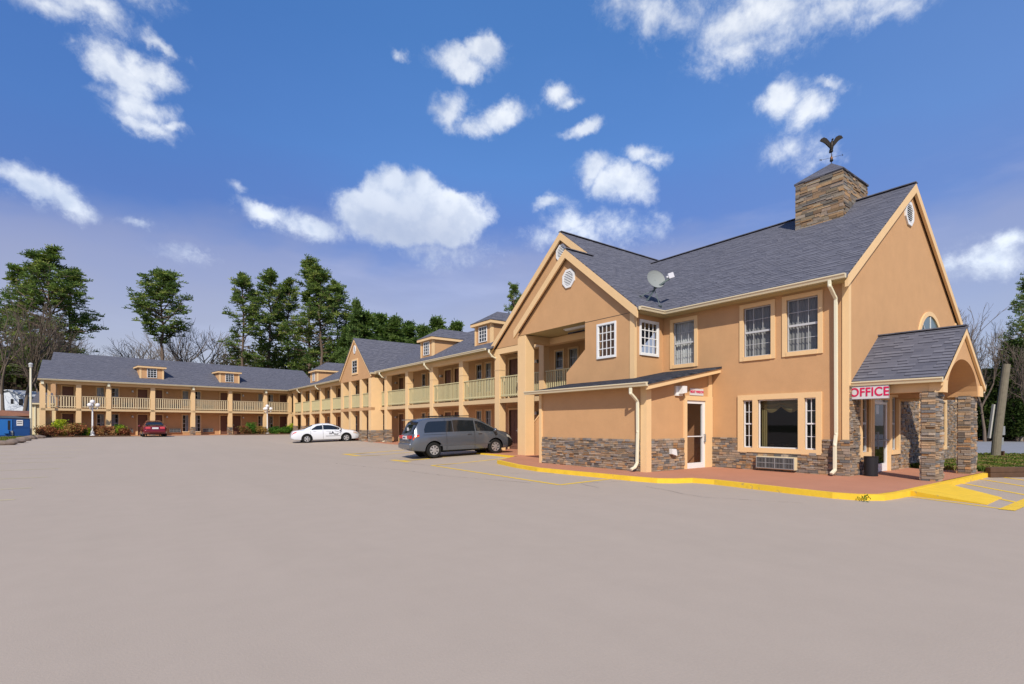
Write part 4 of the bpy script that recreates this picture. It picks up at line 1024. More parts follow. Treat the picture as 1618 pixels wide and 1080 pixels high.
# --- roof
WSL = .54; WXR = 20.45; WRZ = EZ+(WXR-15.02)*WSL
rf = MB(); rf.slab([(15.02, 21.9, EZ), (WXR, 21.9, WRZ), (WXR, 66, WRZ), (15.02, 66, EZ)][::-1], .08)
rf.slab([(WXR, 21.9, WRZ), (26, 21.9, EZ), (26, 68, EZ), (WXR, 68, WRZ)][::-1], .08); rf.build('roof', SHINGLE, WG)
# --- cross gable
X3, GA, GB, G3E, G3R = 14.7, 37.09, 43.76, 5.36, 8.40; GM = (GA+GB)/2
rf = MB(); rf.slab([(X3-.12, GA-.12, G3E), (X3-.12, GM, G3R), (20.6, GM, G3R), (20.6, GA-.12, G3E)][::-1], .08); rf.slab([(X3-.12, GM, G3R), (X3-.12, GB+.12, G3E), (20.6, GB+.12, G3E), (20.6, GM, G3R)][::-1], .08)
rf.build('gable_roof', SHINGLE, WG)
q = lambda Y: GB-Y
mb = MB(FX(X3, GB)); mb.face([(0, 0, 5.36), (GB-GA, 0, 5.36), (q(GM), 0, G3R-.1)])
mb.box(0, GB-GA, 0, .3, 5.02, 5.36); mb.box(0, GB-GA, .0, .3, 2.60, 2.82)
mb.build('gable_wall', STUCCO, WG)
piers = [(43.76, 43.30), (41.84, 41.40), (39.43, 38.99), (37.60, 37.09)]
for i, (ya, yb) in enumerate(piers):
    deep = i in (0, 3); mb = MB(); mb.box(X3+.01, X3+(.95 if deep else .42), yb, ya, 0, 5.02); c = mb.build('pier', TRIM, WG)
    s_ = MB(FX(X3, ya+.02)); stones(s_, 0, ya-yb+.04, .12, 1.12, (), rn, lmin=.15, lmax=.45)
    s_.M = FY(X3-.02, yb); stones(s_, 0, (.98 if deep else .44), .12, 1.12, (), rn, lmin=.2, lmax=.5); s_.build('stone_facing', STONE, c)
for (ya, yb) in ((43.30, 41.84), (41.40, 39.43), (38.99, 37.60)):
    railing(WG, FX(X3+.12, ya), 0, ya-yb, FZ2, FZ2+1.07, RAILM, pw=.055, step=.15)
mb = MB(FX(X3, GB)); rake(mb, -.005, [(q(GB)-.1, G3E-.05), (q(GM), G3R-.08), (q(GA)+.1, G3E-.05)], .17, .08); mb.build('rake_board', TRIM, WG)
window(WG, FX(X3, GB), q(41.05), q(39.72), 5.48, 6.72, .13, proud=.05, cols=2, rows=4, curtain=None, fw=.03, depth=.0)
mb = MB(FX(X3, GB)); mb.box(q(41.0), q(39.8), -.012, -.004, 5.5, 6.7); mb.build('window_backing', DARK, WG)
mb = MB(FX(X3, GB)); mb.tube([(q(40.35), -.05, 7.45), (q(40.35), .0, 7.45)], .001, 4); 
octagon_vent(WG, FX(X3, GB), q(GM), 7.47, .24, .32)
gutter(WG, FY(0, GA-.12), X3-.1, 15.2, EZ-.06)
# --- dormers
def dormer(bld, M, x0, x1, z0, z1, run, name='dormer', lab=None):
    """box dormer with a hipped cap; local frame: front at y=0, roof rises into +y"""
    mb = MB(M); mb.box(x0, x1, 0, run, z0-.25, z1); d = mb.build(name, STUCCO, bld)
    mb = MB(M); 
    for (a, b) in ((x0-.02, x0+.13), (x1-.13, x1+.02)): mb.box(a, b, -.025, .13, z0-.1, z1); mb.cut()
    mb.build('corner_board', TRIM, d)
    e = .20; mb = MB(M); mb.box(x0-e, x1+e, -e, run, z1, z1+.17); mb.build('fascia', TRIM, d)
    mb = MB(M); h = 1.0*(x1-x0+2*e)/2*.72; xc = (x0+x1)/2; zb_ = z1+.172; E = e+.03; yr = (x1-x0)/2+.15
    mb.face([(x0-E, -E, zb_), (x1+E, -E, zb_), (xc, yr, zb_+h)]); mb.face([(x1+E, -E, zb_), (x1+E, run+2, zb_), (xc, run+3.5, zb_+h), (xc, yr, zb_+h)]); mb.face([(x0-E, run+2, zb_), (x0-E, -E, zb_), (xc, yr, zb_+h), (xc, run+3.5, zb_+h)])
    mb.build('cap_roof', SHINGLE, d)
    wx0, wx1 = xc-.36, xc+.36; wz0, wz1 = z0+.14, z1-.10
    mb = MB(M); mb.box(wx0, wx1, -.012, -.003, wz0, wz1, 1)
    for (a, b, c, dd) in ((wx0-.04, wx0, wz0-.04, wz1+.04), (wx1, wx1+.04, wz0-.04, wz1+.04), (wx0, wx1, wz1, wz1+.04), (wx0, wx1, wz0-.04, wz0)): mb.box(a, b, -.045, -.002, c, dd, 0)
    for i in (1, 2): x = wx0+(wx1-wx0)*i/3; mb.box(x-.012, x+.012, -.03, -.012, wz0, wz1, 0)
    for i in (1, 2, 3): z = wz0+(wz1-wz0)*i/4; mb.box(wx0, wx1, -.028, -.012, z-.012, z+.012, 0)
    mb.build('window', [WHITE, GLASSC], d)
    return d
MD = FX(16.0, YE)
for (ya, yb) in ((24.86, 23.22), (31.58, 29.9), (57.2, 54.9)):
    dormer(WG, MD, wl(ya), wl(yb), 6.0, 7.02, 2.2)

# ================================================================ the far wing, closing the lot
TH = math.atan2(62.7-59.3, 15.45+5.7); P0 = (15.6, 63.0, 0)
FW = thing('far_motel_wing', 'two storey motel wing across the far end of the lot, with two small dormers', 'building', P0, TH)
FM = WM[FW].copy(); BZ = .46; F2 = 2.98; SB = 2.76
def fl(y): return FM @ Matrix.Translation((0, y, 0))
YC = .35; YW = 1.85
cs = [-21.38, -18.98, -16.84, -13.42, -9.98, -6.48, -2.86, -.12]
fpairs = [(-20.2, 'd1'), (-16.70, 'w'), (-13.35, 'd'), (-9.75, 'w'), (-6.0, 'd'), (-2.3, 'w'), (.3, 'd')]
holes = []; fw_, fd_ = [], []
for (s0_, kd) in fpairs:
    for sg in (-1, 1):
        if kd == 'd1' and sg == -1: continue
        a, b = sorted((s0_+sg*.20, s0_+sg*.90)) if kd == 'w' else sorted((s0_+sg*.13, s0_+sg*1.12))
        for lv in (0, 1):
            if kd == 'w': z0, z1 = (.72, 2.60) if lv == 0 else (3.35, 5.08); fw_.append((a, b, z0, z1)); holes.append((a+.09, b-.09, z0+.09, z1-.09))
            else: z0, z1 = (BZ+.02, 2.60) if lv == 0 else (F2, 5.08); fd_.append((a, b, z0, z1, sg)); holes.append((a+.10, b-.10, z0, z1-.1))
mb = MB(fl(YW)); wallgrid(mb, -20.35, 3, 0, 5.4, holes, .08)
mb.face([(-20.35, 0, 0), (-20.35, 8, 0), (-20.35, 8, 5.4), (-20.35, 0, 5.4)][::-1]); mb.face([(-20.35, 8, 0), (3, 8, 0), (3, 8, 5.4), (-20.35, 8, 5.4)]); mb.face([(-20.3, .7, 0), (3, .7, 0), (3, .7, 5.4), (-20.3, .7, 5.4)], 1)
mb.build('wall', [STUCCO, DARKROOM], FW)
for i, (a, b, c, d) in enumerate(fw_): window(FW, fl(YW), a, b, c, d, .09, cols=2, rows=4, curtain=('right', 'full', 'left', 'right')[i % 4], fw=.035, depth=.07, mw=.03)
for (a, b, c, d, sg) in fd_: room_door(FW, fl(YW), a, b, c, d, 'r' if sg < 0 else 'l')
for (a, b) in ((-18.6, -17.7), (-15.6, -14.75), (-11.75, -10.75), (-8.75, -7.75), (-4.65, -3.65), (-1.4, -.5)):
    ac_unit(FW, fl(YW), a, b, .72, 1.12, .16, 3); ac_unit(FW, fl(YW), a, b, 3.16, 3.6, .16, 3)
for s0_ in (-14.8, -11.95, -4.75):
    for z in (2.3, 4.75): wall_lamp(FW, fl(YW), s0_ + (0.0), z, 1.3)
mb = MB(fl(0)); mb.box(-21.5, .3, YC, YW, SB, F2-.02); mb.build('walkway_floor', SLAB, FW)
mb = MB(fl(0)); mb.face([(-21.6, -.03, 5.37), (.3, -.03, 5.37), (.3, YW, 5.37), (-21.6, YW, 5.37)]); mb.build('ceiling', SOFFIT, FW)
mb = MB(fl(0)); mb.box(-21.5, .3, YC+.03, YC+.3, 5.10, 5.36); mb.build('beam', TRIM, FW)
for i, s0_ in enumerate(cs):
    mb = MB(fl(0)); mb.box(s0_-.18, s0_+.18, YC, YC+.38, .3, 5.12); c = mb.build('column', TRIM, FW)
    s_ = MB(fl(YC)); stones(s_, s0_-.2, s0_+.2, .42, 1.30, (), rn, lmin=.15, lmax=.3)
    s_.M = fl(0) @ Matrix.Translation((s0_-.18, YC+.4, 0)) @ Matrix.Rotation(R(-90), 4, 'Z'); stones(s_, 0, .42, .42, 1.30, (), rn, lmin=.15, lmax=.3)
    s_.build('stone_facing', STONE, c)
    if i in (0, 2, 4, 6): mb = MB(fl(0)); mb.box(s0_-.12, s0_+.06, YC-.3, YC, 5.02, 5.3); mb.build('downspout', SPOUT, FW)
for a, b in zip(cs[:-1], cs[1:]): railing(FW, fl(YC+.1), a+.18, b-.18, F2+.03, F2+1.10, RAILF, step=.185, pw=.08)
mb = MB(fl(0)); mb.face([(-21.6, YC, BZ), (.6, YC-.9, BZ), (.6, YW, BZ), (-21.6, YW, BZ)]); mb.box(-21.6, .6, YC-.9, YC, .1, BZ-.01); mb.build('ground_walkway', REDWALK, FW)
gutter(FW, fl(0), -21.75, -.2, EZ+.03)
FSL, FYR2 = .57, 5.1; FRZ = EZ + FYR2*FSL
rf = MB(fl(0)); rf.slab([(-21.75, -.02, EZ), (3.5, -.02, EZ), (3.5, FYR2, FRZ), (-20.3, FYR2, FRZ), (-20.6, 3.4, EZ+3.42*FSL), (-21.2, 3.4, EZ+3.42*FSL)], .08)
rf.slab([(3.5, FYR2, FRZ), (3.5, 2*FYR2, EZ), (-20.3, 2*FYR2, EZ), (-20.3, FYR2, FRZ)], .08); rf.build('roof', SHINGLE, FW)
dormer(FW, fl(1.0), -14.35, -12.40, 6.02, 7.05, 1.9); dormer(FW, fl(1.0), -7.35, -5.4, 6.02, 7.05, 1.9)
# stair flight at the open end
mb = MB(fl(0)); 
mb.prism([(-21.15, BZ), (-20.45, BZ), (-20.45, 1.0), (-21.0, 2.75), (-21.25, 2.75)], .95, 1.05); mb.build('stair_parapet', STUCCO, FW)
mb = MB(fl(0)); mb.box(-20.95, -20.45, .9, 5, 1.2, 1.26); mb.box(-21.3, -20.4, 4.0, 4.2, BZ, 2.7, 1); mb.build('stair_rail', [CREAM, WOODIN], FW)
mb = MB(fl(0)); mb.box(-20.95, -20.75, YW, YW+.2, BZ, 5.3); mb.build('post', TRIM, FW)

# ================================================================ vehicles
def interp(tab, x):
    xs = [t[0] for t in tab]; ys = [t[1] for t in tab]; return float(np.interp(x, xs, ys))
def smooth_interp(tab, x, r=.05):
    return sum(interp(tab, x+r*k)*w for k, w in ((-1, .22), (-.5, .2), (0, .16), (.5, .2), (1, .22)))
class Car:
    """body lofted from profiles; x runs from the tail (0) to the nose (L), y to the car's left"""
    def __init__(s, name, label, L, top, belt, wid, roofw, bot, paint, loc, rz, pitch=0.0):
        s.L, s.top, s.belt, s.wid, s.roofw, s.bot = L, top, belt, wid, roofw, bot
        s.t = thing(name, label, 'car', loc, rz); s.T = WM[s.t]
        s.t.rotation_euler = (0, -pitch, rz); s.paint = paint
    def ring(s, x):
        zt = smooth_interp(s.top, x, .07); zb = smooth_interp(s.bot, x); zs = min(smooth_interp(s.belt, x, .07), zt-.015)
        w = smooth_interp(s.wid, x, .06); wr = min(smooth_interp(s.roofw, x, .1), w*.97)
        h = zs-zb
        return [(0, zb), (w*.78, zb), (w*.94, zb+h*.06), (w*.985, zb+h*.22), (w, zb+h*.5), (w*.995, zb+h*.72), (w*.975, zb+h*.9), (w*.945, zs), (wr+(w*.945-wr)*.06, zt-.05*min(1, (zt-zs)/.3)-.0), (wr*.90, zt-.012), (wr*.5, zt+.012), (0, zt+.02)]
    def body(s, wheels, rw):
        N = 72; mb = MB(); xs = [s.L*(.5-.5*math.cos(math.pi*i/N)) for i in range(N+1)]
        xs = [x*.5 + s.L*i/N*.5 for i, x in enumerate(xs)]
        rows = []
        for x in xs:
            r = s.ring(x); rr = [(y, z) for y, z in r] + [(-y, z) for y, z in reversed(r[1:-1])]
            rows.append([len(mb.v)+k for k in range(len(rr))]); mb.v += [Vector((x, y, z)) for y, z in rr]
        n = len(rows[0])
        for a, b in zip(rows[:-1], rows[1:]):
            for k in range(n):
                mb.f.append([a[k], b[k], b[(k+1) % n], a[(k+1) % n]]); mb.mi.append(0); mb.c.append(None)
        mb.f.append(rows[0]); mb.mi.append(0); mb.c.append(None); mb.f.append(rows[-1][::-1]); mb.mi.append(0); mb.c.append(None)
        s.b = mb.build('body', s.paint, s.t, world=False, smooth=True)
        bm_cut = MB(); ra = rw+.075
        for wx in wheels:
            for sg in (-1, 1):
                y0, y1 = sorted((sg*.50, sg*1.3)); P = [(wx+ra*math.cos(math.pi*i/24), rw+ra*math.sin(math.pi*i/24)) for i in range(25)]
                P = [(wx+ra, -.3)] + P + [(wx-ra, -.3)]; bm_cut.prism(P, y0, y1)
        cut = bm_cut.build('cutter', BLACKPL, None)
        import bmesh
        for o_ in (cut, s.b):
            bm = bmesh.new(); bm.from_mesh(o_.data); bmesh.ops.remove_doubles(bm, verts=bm.verts, dist=1e-4); bmesh.ops.recalc_face_normals(bm, faces=bm.faces); bm.to_mesh(o_.data); bm.free()
        m = s.b.modifiers.new('arch', 'BOOLEAN'); m.operation = 'DIFFERENCE'; m.object = cut; m.solver = 'EXACT'
        try: m.material_mode = 'TRANSFER'
        except Exception: pass
        cut.matrix_world = s.T @ Matrix.Identity(4); s.b.matrix_basis = Matrix.Identity(4)
        s.t.rotation_euler.y, p = 0, s.t.rotation_euler.y
        bpy.context.view_layer.update()
        dg = bpy.context.evaluated_depsgraph_get(); me = bpy.data.meshes.new_from_object(s.b.evaluated_get(dg))
        s.b.modifiers.clear(); s.b.data = me; bpy.data.objects.remove(cut); s.t.rotation_euler.y = p
        a = s.b.data.attributes.get('sharp_face')
        for pl in me.polygons: pl.use_smooth = True
        md = s.b.modifiers.new('e', 'EDGE_SPLIT'); md.split_angle = R(38)
        # dark wheel housings
        mb = MB()
        for wx in wheels:
            for sg in (-1, 1):
                mb.tube([(wx, sg*.56, rw), (wx, sg*.60, rw)], rw+.066, 20)
        mb.box(1.5, s.L-1.5, -.6, .6, .20, .30); mb.build('underbody', BLACKPL, s.t, world=False)
    def P(s, x, u, sg=-1, off=.006):
        """point on the side/top: u is the ring index 0..11 (7 belt, 8 roof edge, 11 centre line)"""
        r = s.ring(x); i = min(int(u), 10); f = u-i; y = r[i][0]+(r[i+1][0]-r[i][0])*f; z = r[i][1]+(r[i+1][1]-r[i][1])*f
        t = Vector((r[i+1][0]-r[i][0], r[i+1][1]-r[i][1]));
        if t.length < 1e-5: t = Vector((-1, 0))
        t.normalize(); ny, nz = t.y, -t.x
        if i >= 8: ny, nz = 0, 1
        e = .02; 
        def zz(xx): rr = s.ring(xx); return rr[i][1]+(rr[i+1][1]-rr[i][1])*f
        dz = (zz(min(s.L, x+e))-zz(max(0, x-e)))/(2*e) if i >= 8 else 0
        nx = -dz; l = math.sqrt(nx*nx+ny*ny+nz*nz); return (x+off*nx/l, sg*(y+off*ny/l), z+off*nz/l)
    def patch(s, name, mt, x0, x1, u0, u1, sides=(-1, 1), nx=10, nu=3, off=.006, parent=None, one=False):
        """u0,u1 may be functions of x"""
        f0 = u0 if callable(u0) else (lambda x: u0); f1 = u1 if callable(u1) else (lambda x: u1); last = None
        for sg in sides:
            mb = MB()
            for i in range(nx):
                xa, xb = x0+(x1-x0)*i/nx, x0+(x1-x0)*(i+1)/nx
                for j in range(nu):
                    ua0, ua1 = f0(xa)+(f1(xa)-f0(xa))*j/nu, f0(xa)+(f1(xa)-f0(xa))*(j+1)/nu
                    ub0, ub1 = f0(xb)+(f1(xb)-f0(xb))*j/nu, f0(xb)+(f1(xb)-f0(xb))*(j+1)/nu
                    q = [s.P(xa, ua0, sg, off), s.P(xb, ub0, sg, off), s.P(xb, ub1, sg, off), s.P(xa, ua1, sg, off)]
                    mb.face(q if sg < 0 else q[::-1])
            last = mb.build(name, mt, parent or s.t, world=False, smooth=True)
        return last
    def screen(s, name, mt, x0, x1, k=.9, n=8, off=.008):
        """windscreen or rear window: a patch right across between two stations"""
        mb = MB(); m = 8
        for i in range(n):
            xa, xb = x0+(x1-x0)*i/n, x0+(x1-x0)*(i+1)/n
            us = [8+.25+(11-8.25)*j/m for j in range(m+1)]; cols = [(u, -1) for u in us] + [(u, 1) for u in reversed(us[:-1])]
            for (c0, c1) in zip(cols[:-1], cols[1:]):
                mb.face([s.P(xa, c0[0], c0[1], off), s.P(xb, c0[0], c0[1], off), s.P(xb, c1[0], c1[1], off), s.P(xa, c1[0], c1[1], off)])
        return mb.build(name, mt, s.t, world=False, smooth=True)
    def wheels(s, xs, rw, half, spokes=7, rim=CHROME):
        for wx in xs:
            for sg in (-1, 1):
                mb = MB(Matrix.Translation((wx, sg*(half-.11), rw))); 
                prof = [(-.10, rw*.62), (-.105, rw*.92), (-.07, rw), (.07, rw), (.105, rw*.92), (.10, rw*.62)]
                n = 30
                for i in range(n):
                    a, b = 2*math.pi*i/n, 2*math.pi*(i+1)/n
                    for (y0, r0), (y1, r1) in zip(prof[:-1], prof[1:]):
                        mb.face([(r0*math.cos(a), y0, r0*math.sin(a)), (r1*math.cos(a), y1, r1*math.sin(a)), (r1*math.cos(b), y1, r1*math.sin(b)), (r0*math.cos(b), y0, r0*math.sin(b))])
                w = mb.build('wheel', RUBBER, s.t, world=False)
                mb = MB(Matrix.Translation((wx, sg*(half-.11), rw))); y = sg*.085; ri = rw*.64
                for i in range(n):
                    a, b = 2*math.pi*i/n, 2*math.pi*(i+1)/n
                    mb.face([(ri*math.cos(a), y*1.15, ri*math.sin(a)), (ri*.86*math.cos(a), y*1.15, ri*.86*math.sin(a)), (ri*.86*math.cos(b), y*1.15, ri*.86*math.sin(b)), (ri*math.cos(b), y*1.15, ri*math.sin(b))])
                    mb.face([(ri*.86*math.cos(a), y*1.15, ri*.86*math.sin(a)), (ri*.84*math.cos(a), y*.5, ri*.84*math.sin(a)), (ri*.84*math.cos(b), y*.5, ri*.84*math.sin(b)), (ri*.86*math.cos(b), y*1.15, ri*.86*math.sin(b))])
                    mb.face([(0, y*.5, 0), (ri*.84*math.cos(a), y*.5, ri*.84*math.sin(a)), (ri*.84*math.cos(b), y*.5, ri*.84*math.sin(b))], 1)
                for k in range(spokes):
                    a = 2*math.pi*k/spokes; da = .5*math.pi/spokes
                    mb.face([(ri*.16*math.cos(a-1), y*1.2, ri*.16*math.sin(a-1)), (ri*.9*math.cos(a-da), y*1.1, ri*.9*math.sin(a-da)), (ri*.9*math.cos(a+da), y*1.1, ri*.9*math.sin(a+da)), (ri*.16*math.cos(a+1), y*1.2, ri*.16*math.sin(a+1))])
                mb.tube([(0, y*.6, 0), (0, y*1.3, 0)], ri*.24, 14); mb.build('rim', [rim, BLACKPL], w, world=False)
def paint(name, col, metal=0.0, rough=.28): return mat(name, col, rough, metal=metal, spec=.5, coat=.6)
def seam(car, xs, u0=.0, u1=8.0, parent=None, mt=None):
    for x in xs: car.patch('door_seam', BLACKPL, x-.008, x+.008, u0, u1, nx=1, nu=10, off=.004)
# --- grey minivan, nose towards the building
VANP = paint('van_paint', (.15, .165, .19), .55, .26)
van = Car('minivan', 'dark grey minivan parked nose-in beside the office, seen from its rear right side', 5.12,
    [(0, .60), (.03, .78), (.09, .98), (.16, 1.10), (.30, 1.42), (.40, 1.60), (.55, 1.69), (.95, 1.735), (2.3, 1.755), (3.1, 1.70), (3.45, 1.58), (3.9, 1.33), (4.25, 1.12), (4.38, 1.07), (4.8, .96), (5.02, .82), (5.12, .62)],
    [(0, .52), (.08, .86), (.16, 1.00), (.4, 1.04), (3.6, 1.03), (4.3, .98), (4.8, .84), (5.12, .56)],
    [(0, .80), (.08, .90), (.3, .955), (.8, .97), (4.2, .96), (4.7, .90), (4.95, .78), (5.12, .58)],
    [(0, .78), (.12, .82), (.3, .76), (.5, .70), (1.0, .69), (3.0, .68), (3.6, .66), (4.2, .72), (4.6, .76), (5.12, .5)],
    [(0, .42), (.15, .32), (.6, .26), (4.5, .24), (4.9, .26), (5.12, .34)], VANP, (0, 0, 0), 0, 0)
VW = (1.03, 4.03); VA = R(90) - YAW - R(90) + R(29)     # heading: 29 degrees into the picture from the view's right
def place_car(c, rear_px_z, lateral, ang, rearx, rw_y, z):
    """put the near-side rear wheel at depth rear_px_z and lateral offset, heading ang away from the view's right-hand direction"""
    h = CR*math.cos(ang) + CF*math.sin(ang); left = Vector((-h.y, h.x, 0)); near = CF*rear_px_z + CR*lateral
    o = near - h*rearx + left*rw_y; rz = math.atan2(h.y, h.x)
    c.t.location = (o.x, o.y, z); c.t.rotation_euler[2] = rz; WM[c.t] = Matrix.Translation((o.x, o.y, z)) @ Matrix.Rotation(rz, 4, 'Z'); c.T = WM[c.t]
place_car(van, 22.7, -3.42, R(29), VW[0], .84, .035); van.t.rotation_euler[1] = -R(1.9)
van.body(VW, .335)
van.wheels(VW, .335, .955)
van.patch('side_window', GLASSC, .62, 1.95, 7.10, lambda x: 7.10+.74*min(1, (x-.55)/.22), nx=12)
van.patch('side_window', GLASSC, 1.98, 3.02, 7.10, 7.86, nx=6)
van.patch('side_window', GLASSC, 3.08, 4.12, 7.10, lambda x: 7.86 if x < 3.4 else 7.86-.05*(x-3.4), nx=10)
van.screen('windscreen', GLASSC, 3.42, 4.30); van.screen('rear_window', GLASSC, .145, .42)
van.patch('tail_light', mat('red_lens', (.55, .008, .006), .15, spec=.7), .10, .38, 6.1, 6.95, nx=6, off=.012)
van.patch('tail_light', mat('amber_lens', (.75, .16, .01), .15, spec=.7), .10, .36, 5.85, 6.2, nx=4, off=.016)
def cross_strip(c, name, mt, z0, z1, w, x_at, off=.02, y0=None):
    mb = MB(); y0 = -w if y0 is None else y0
    mb.face([(x_at(z0)-off, w, z0), (x_at(z0)-off, y0, z0), (x_at(z1)-off, y0, z1), (x_at(z1)-off, w, z1)]); return mb.build(name, mt, c.t, world=False)
vx = lambda z: interp([(.4, .0), (.62, .0), (.78, .04), (.98, .10), (1.10, .17)], z)
mb = MB(); mb.box(-.005, .1, -.78, -.36, .86, 1.0); mb.cut(); mb.box(-.005, .1, .36, .78, .86, 1.0); mb.build('tail_light', MATS['red_lens'], van.t, world=False, bevel=.015)
mb = MB(); mb.box(-.012, .1, -.24, .24, .83, .98); pl = mb.build('number_plate', SIGNW, van.t, world=False)
mb = MB(); mb.box(-.016, -.012, -.17, .17, .885, .93); mb.build('plate_lettering', mat('blue_lettering', (.05, .06, .15), .6), pl, world=False)
mb = MB(); mb.box(.10, .34, -.66, .66, 1.66, 1.70); mb.build('spoiler', VANP, van.t, world=False, bevel=.02)
mb = MB(); mb.box(-.05, .2, -.84, .84, .42, .66); mb.build('bumper', VANP, van.t, world=False, bevel=.05)
mb = MB(); mb.box(.02, .035, -.03, .03, 1.06, 1.12); mb.build('rear_wiper', BLACKPL, van.t, world=False)
mb = MB(); 
for sg in (-1, 1): mb.bar((1.0, sg*.56, 1.80), (2.9, sg*.55, 1.79), .035); mb.cut()
for x in (1.35, 2.4): mb.bar((x, -.56, 1.815), (x, .56, 1.815), .035); mb.cut()
mb.build('roof_rack', BLACKPL, van.t, world=False)
seam(van, (1.62, 2.98), .9, 8.0); seam(van, (4.05,), 4, 7)
van.patch('sliding_rail', BLACKPL, .55, 1.62, 6.55, 6.70, nx=6, nu=1, off=.006); van.patch('side_moulding', VANP, 1.3, 3.75, 3.35, 3.6, nx=8, nu=1, off=.015)
for x in (2.72, 3.25):
    mb = MB()
    for sg in (-1, 1):
        p = van.P(x, 6.2, sg, .03); mb.bar((p[0]-.10, p[1], p[2]), (p[0]+.10, p[1], p[2]), .035); mb.cut()
    mb.build('door_handle', VANP, van.t, world=False, bevel=.01)
mb = MB()
for sg in (-1, 1): mb.sphere((3.98, sg*1.06, 1.10), .12, 10, 8, sq=(.7, .9, .8)); mb.bar((4.0, sg*.9, 1.06), (4.0, sg*1.0, 1.08), .05); mb.cut()
mb.build('mirror', VANP, van.t, world=False, smooth=True)
van.patch('headlight', mat('clear_lens', (.55, .50, .42), .12, spec=.8), 4.66, 4.98, 5.6, 6.9, nx=5, off=.012)
mb = MB(); mb.box(.17, .20, -.02, .12, 1.20, 1.34); mb.build('sticker', SIGNW, van.t, world=False)
van.patch('nose_cover', BLACKPL, 4.72, 5.115, .3, 5.4, nx=8, nu=8, off=.012); van.patch('nose_cover', BLACKPL, 4.55, 5.10, 8.2, 11, nx=8, nu=4, off=.012)
# --- white saloon in front of the cross gable
WP = paint('white_car_paint', (.72, .74, .78), 0, .25)
def saloon(name, label, P, L=5.05, k=1.0):
    return Car(name, label, L,
    [(0, .58), (.04, .80), (.10, .93), (.5, .99), (.85, 1.04), (1.25, 1.25), (1.65, 1.39), (2.2, 1.465), (2.7, 1.45), (3.15, 1.33), (3.75, 1.02), (3.95, .965), (4.4, .90), (4.8, .77), (5.0, .62), (5.05, .5)],
    [(0, .50), (.08, .80), (.5, .93), (1.0, .96), (3.6, .92), (4.2, .84), (4.75, .72), (5.05, .45)],
    [(0, .70), (.08, .80), (.35, .89), (.8, .92), (4.1, .92), (4.6, .85), (4.9, .70), (5.05, .5)],
    [(0, .66), (.1, .74), (.8, .70), (1.3, .60), (1.9, .57), (2.8, .575), (3.3, .60), (3.9, .70), (4.6, .72), (5.05, .42)],
    [(0, .40), (.2, .28), (.8, .22), (4.3, .20), (4.8, .22), (5.05, .32)], P, (0, 0, 0), 0)
sal = saloon('saloon_car', 'white four door saloon with black lettering on its front door, parked before the cross gable', WP)
SW_ = (1.08, 3.92); place_car(sal, 38.9, -15.36, R(27), SW_[0], .80, .085); sal.t.rotation_euler[1] = -R(1.6)
sal.body(SW_, .33); sal.wheels(SW_, .33, .905, spokes=5)
for (x0, x1, f) in ((1.42, 2.20, lambda x: 7.12+.72*min(1, (x-1.25)/.55)), (2.26, 3.62, lambda x: 7.86)):
    sal.patch('side_window', GLASSC, x0, x1, 7.12, f, nx=10)
sal.screen('windscreen', GLASSC, 3.05, 3.80); sal.screen('rear_window', GLASSC, .90, 1.50)
sal.patch('tail_light', MATS['red_lens'], .03, .38, lambda x: 5.9, lambda x: 7.0, nx=6, off=.01); sal.patch('headlight', MATS['clear_lens'], 4.45, 4.85, 5.3, 6.8, nx=5, off=.01)
sal.patch('indicator', MATS['amber_lens'], 4.5, 4.72, 6.3, 6.85, nx=4, off=.014)
seam(sal, (1.35, 2.23, 3.52), 1.0, 8.0)
for x in (1.62, 2.55):
    mb = MB()
    for sg in (-1, 1):
        p = sal.P(x, 6.3, sg, .02); mb.bar((p[0]-.10, p[1], p[2]), (p[0]+.10, p[1], p[2]), .03); mb.cut()
    mb.build('door_handle', WP, sal.t, world=False)
mb = MB()
for sg in (-1, 1): mb.sphere((3.45, sg*1.0, .98), .10, 10, 8, sq=(.8, .9, .75)); mb.cut()
mb.build('mirror', WP, sal.t, world=False, smooth=True)
sal.patch('wheel_arch_trim', WP, 1.5, 3.5, 1.0, 1.6, nx=4, nu=1, off=.02)
LM_ = Matrix.Translation((2.98, -.945, .78))
def cartext(txt, size, x, z, depth=.003, bold=.0, stretch=1.0):
    o = text_obj(txt, size, depth, GREYTXT, Matrix.Translation((x, -.938, z)), 'door_lettering', None, bold, stretch); o.parent = sal.t; return o
cartext('A', .30, 2.92, .74, bold=.008)
mb = MB(); 
for (x0, x1, z) in ((2.66, 2.80, .72), (2.66, 2.80, .66), (3.02, 3.16, .66), (3.2, 3.34, .66), (3.02, 3.3, .60)): mb.box(x0, x1, -.940, -.930, z-.012, z+.012)
mb.bar((2.66, -.935, .80), (2.80, -.935, .84), .014); mb.bar((3.05, -.935, .90), (3.30, -.935, .83), .012); mb.bar((3.30, -.935, .83), (3.50, -.935, .72), .012)
mb.build('door_lettering', GREYTXT, sal.t, world=False)
mb = MB()
for i in range(14): x = 2.42+i*.075; mb.box(x, x+.055, -.943, -.93, .498, .522)
mb.build('door_lettering', GREYTXT, sal.t, world=False)
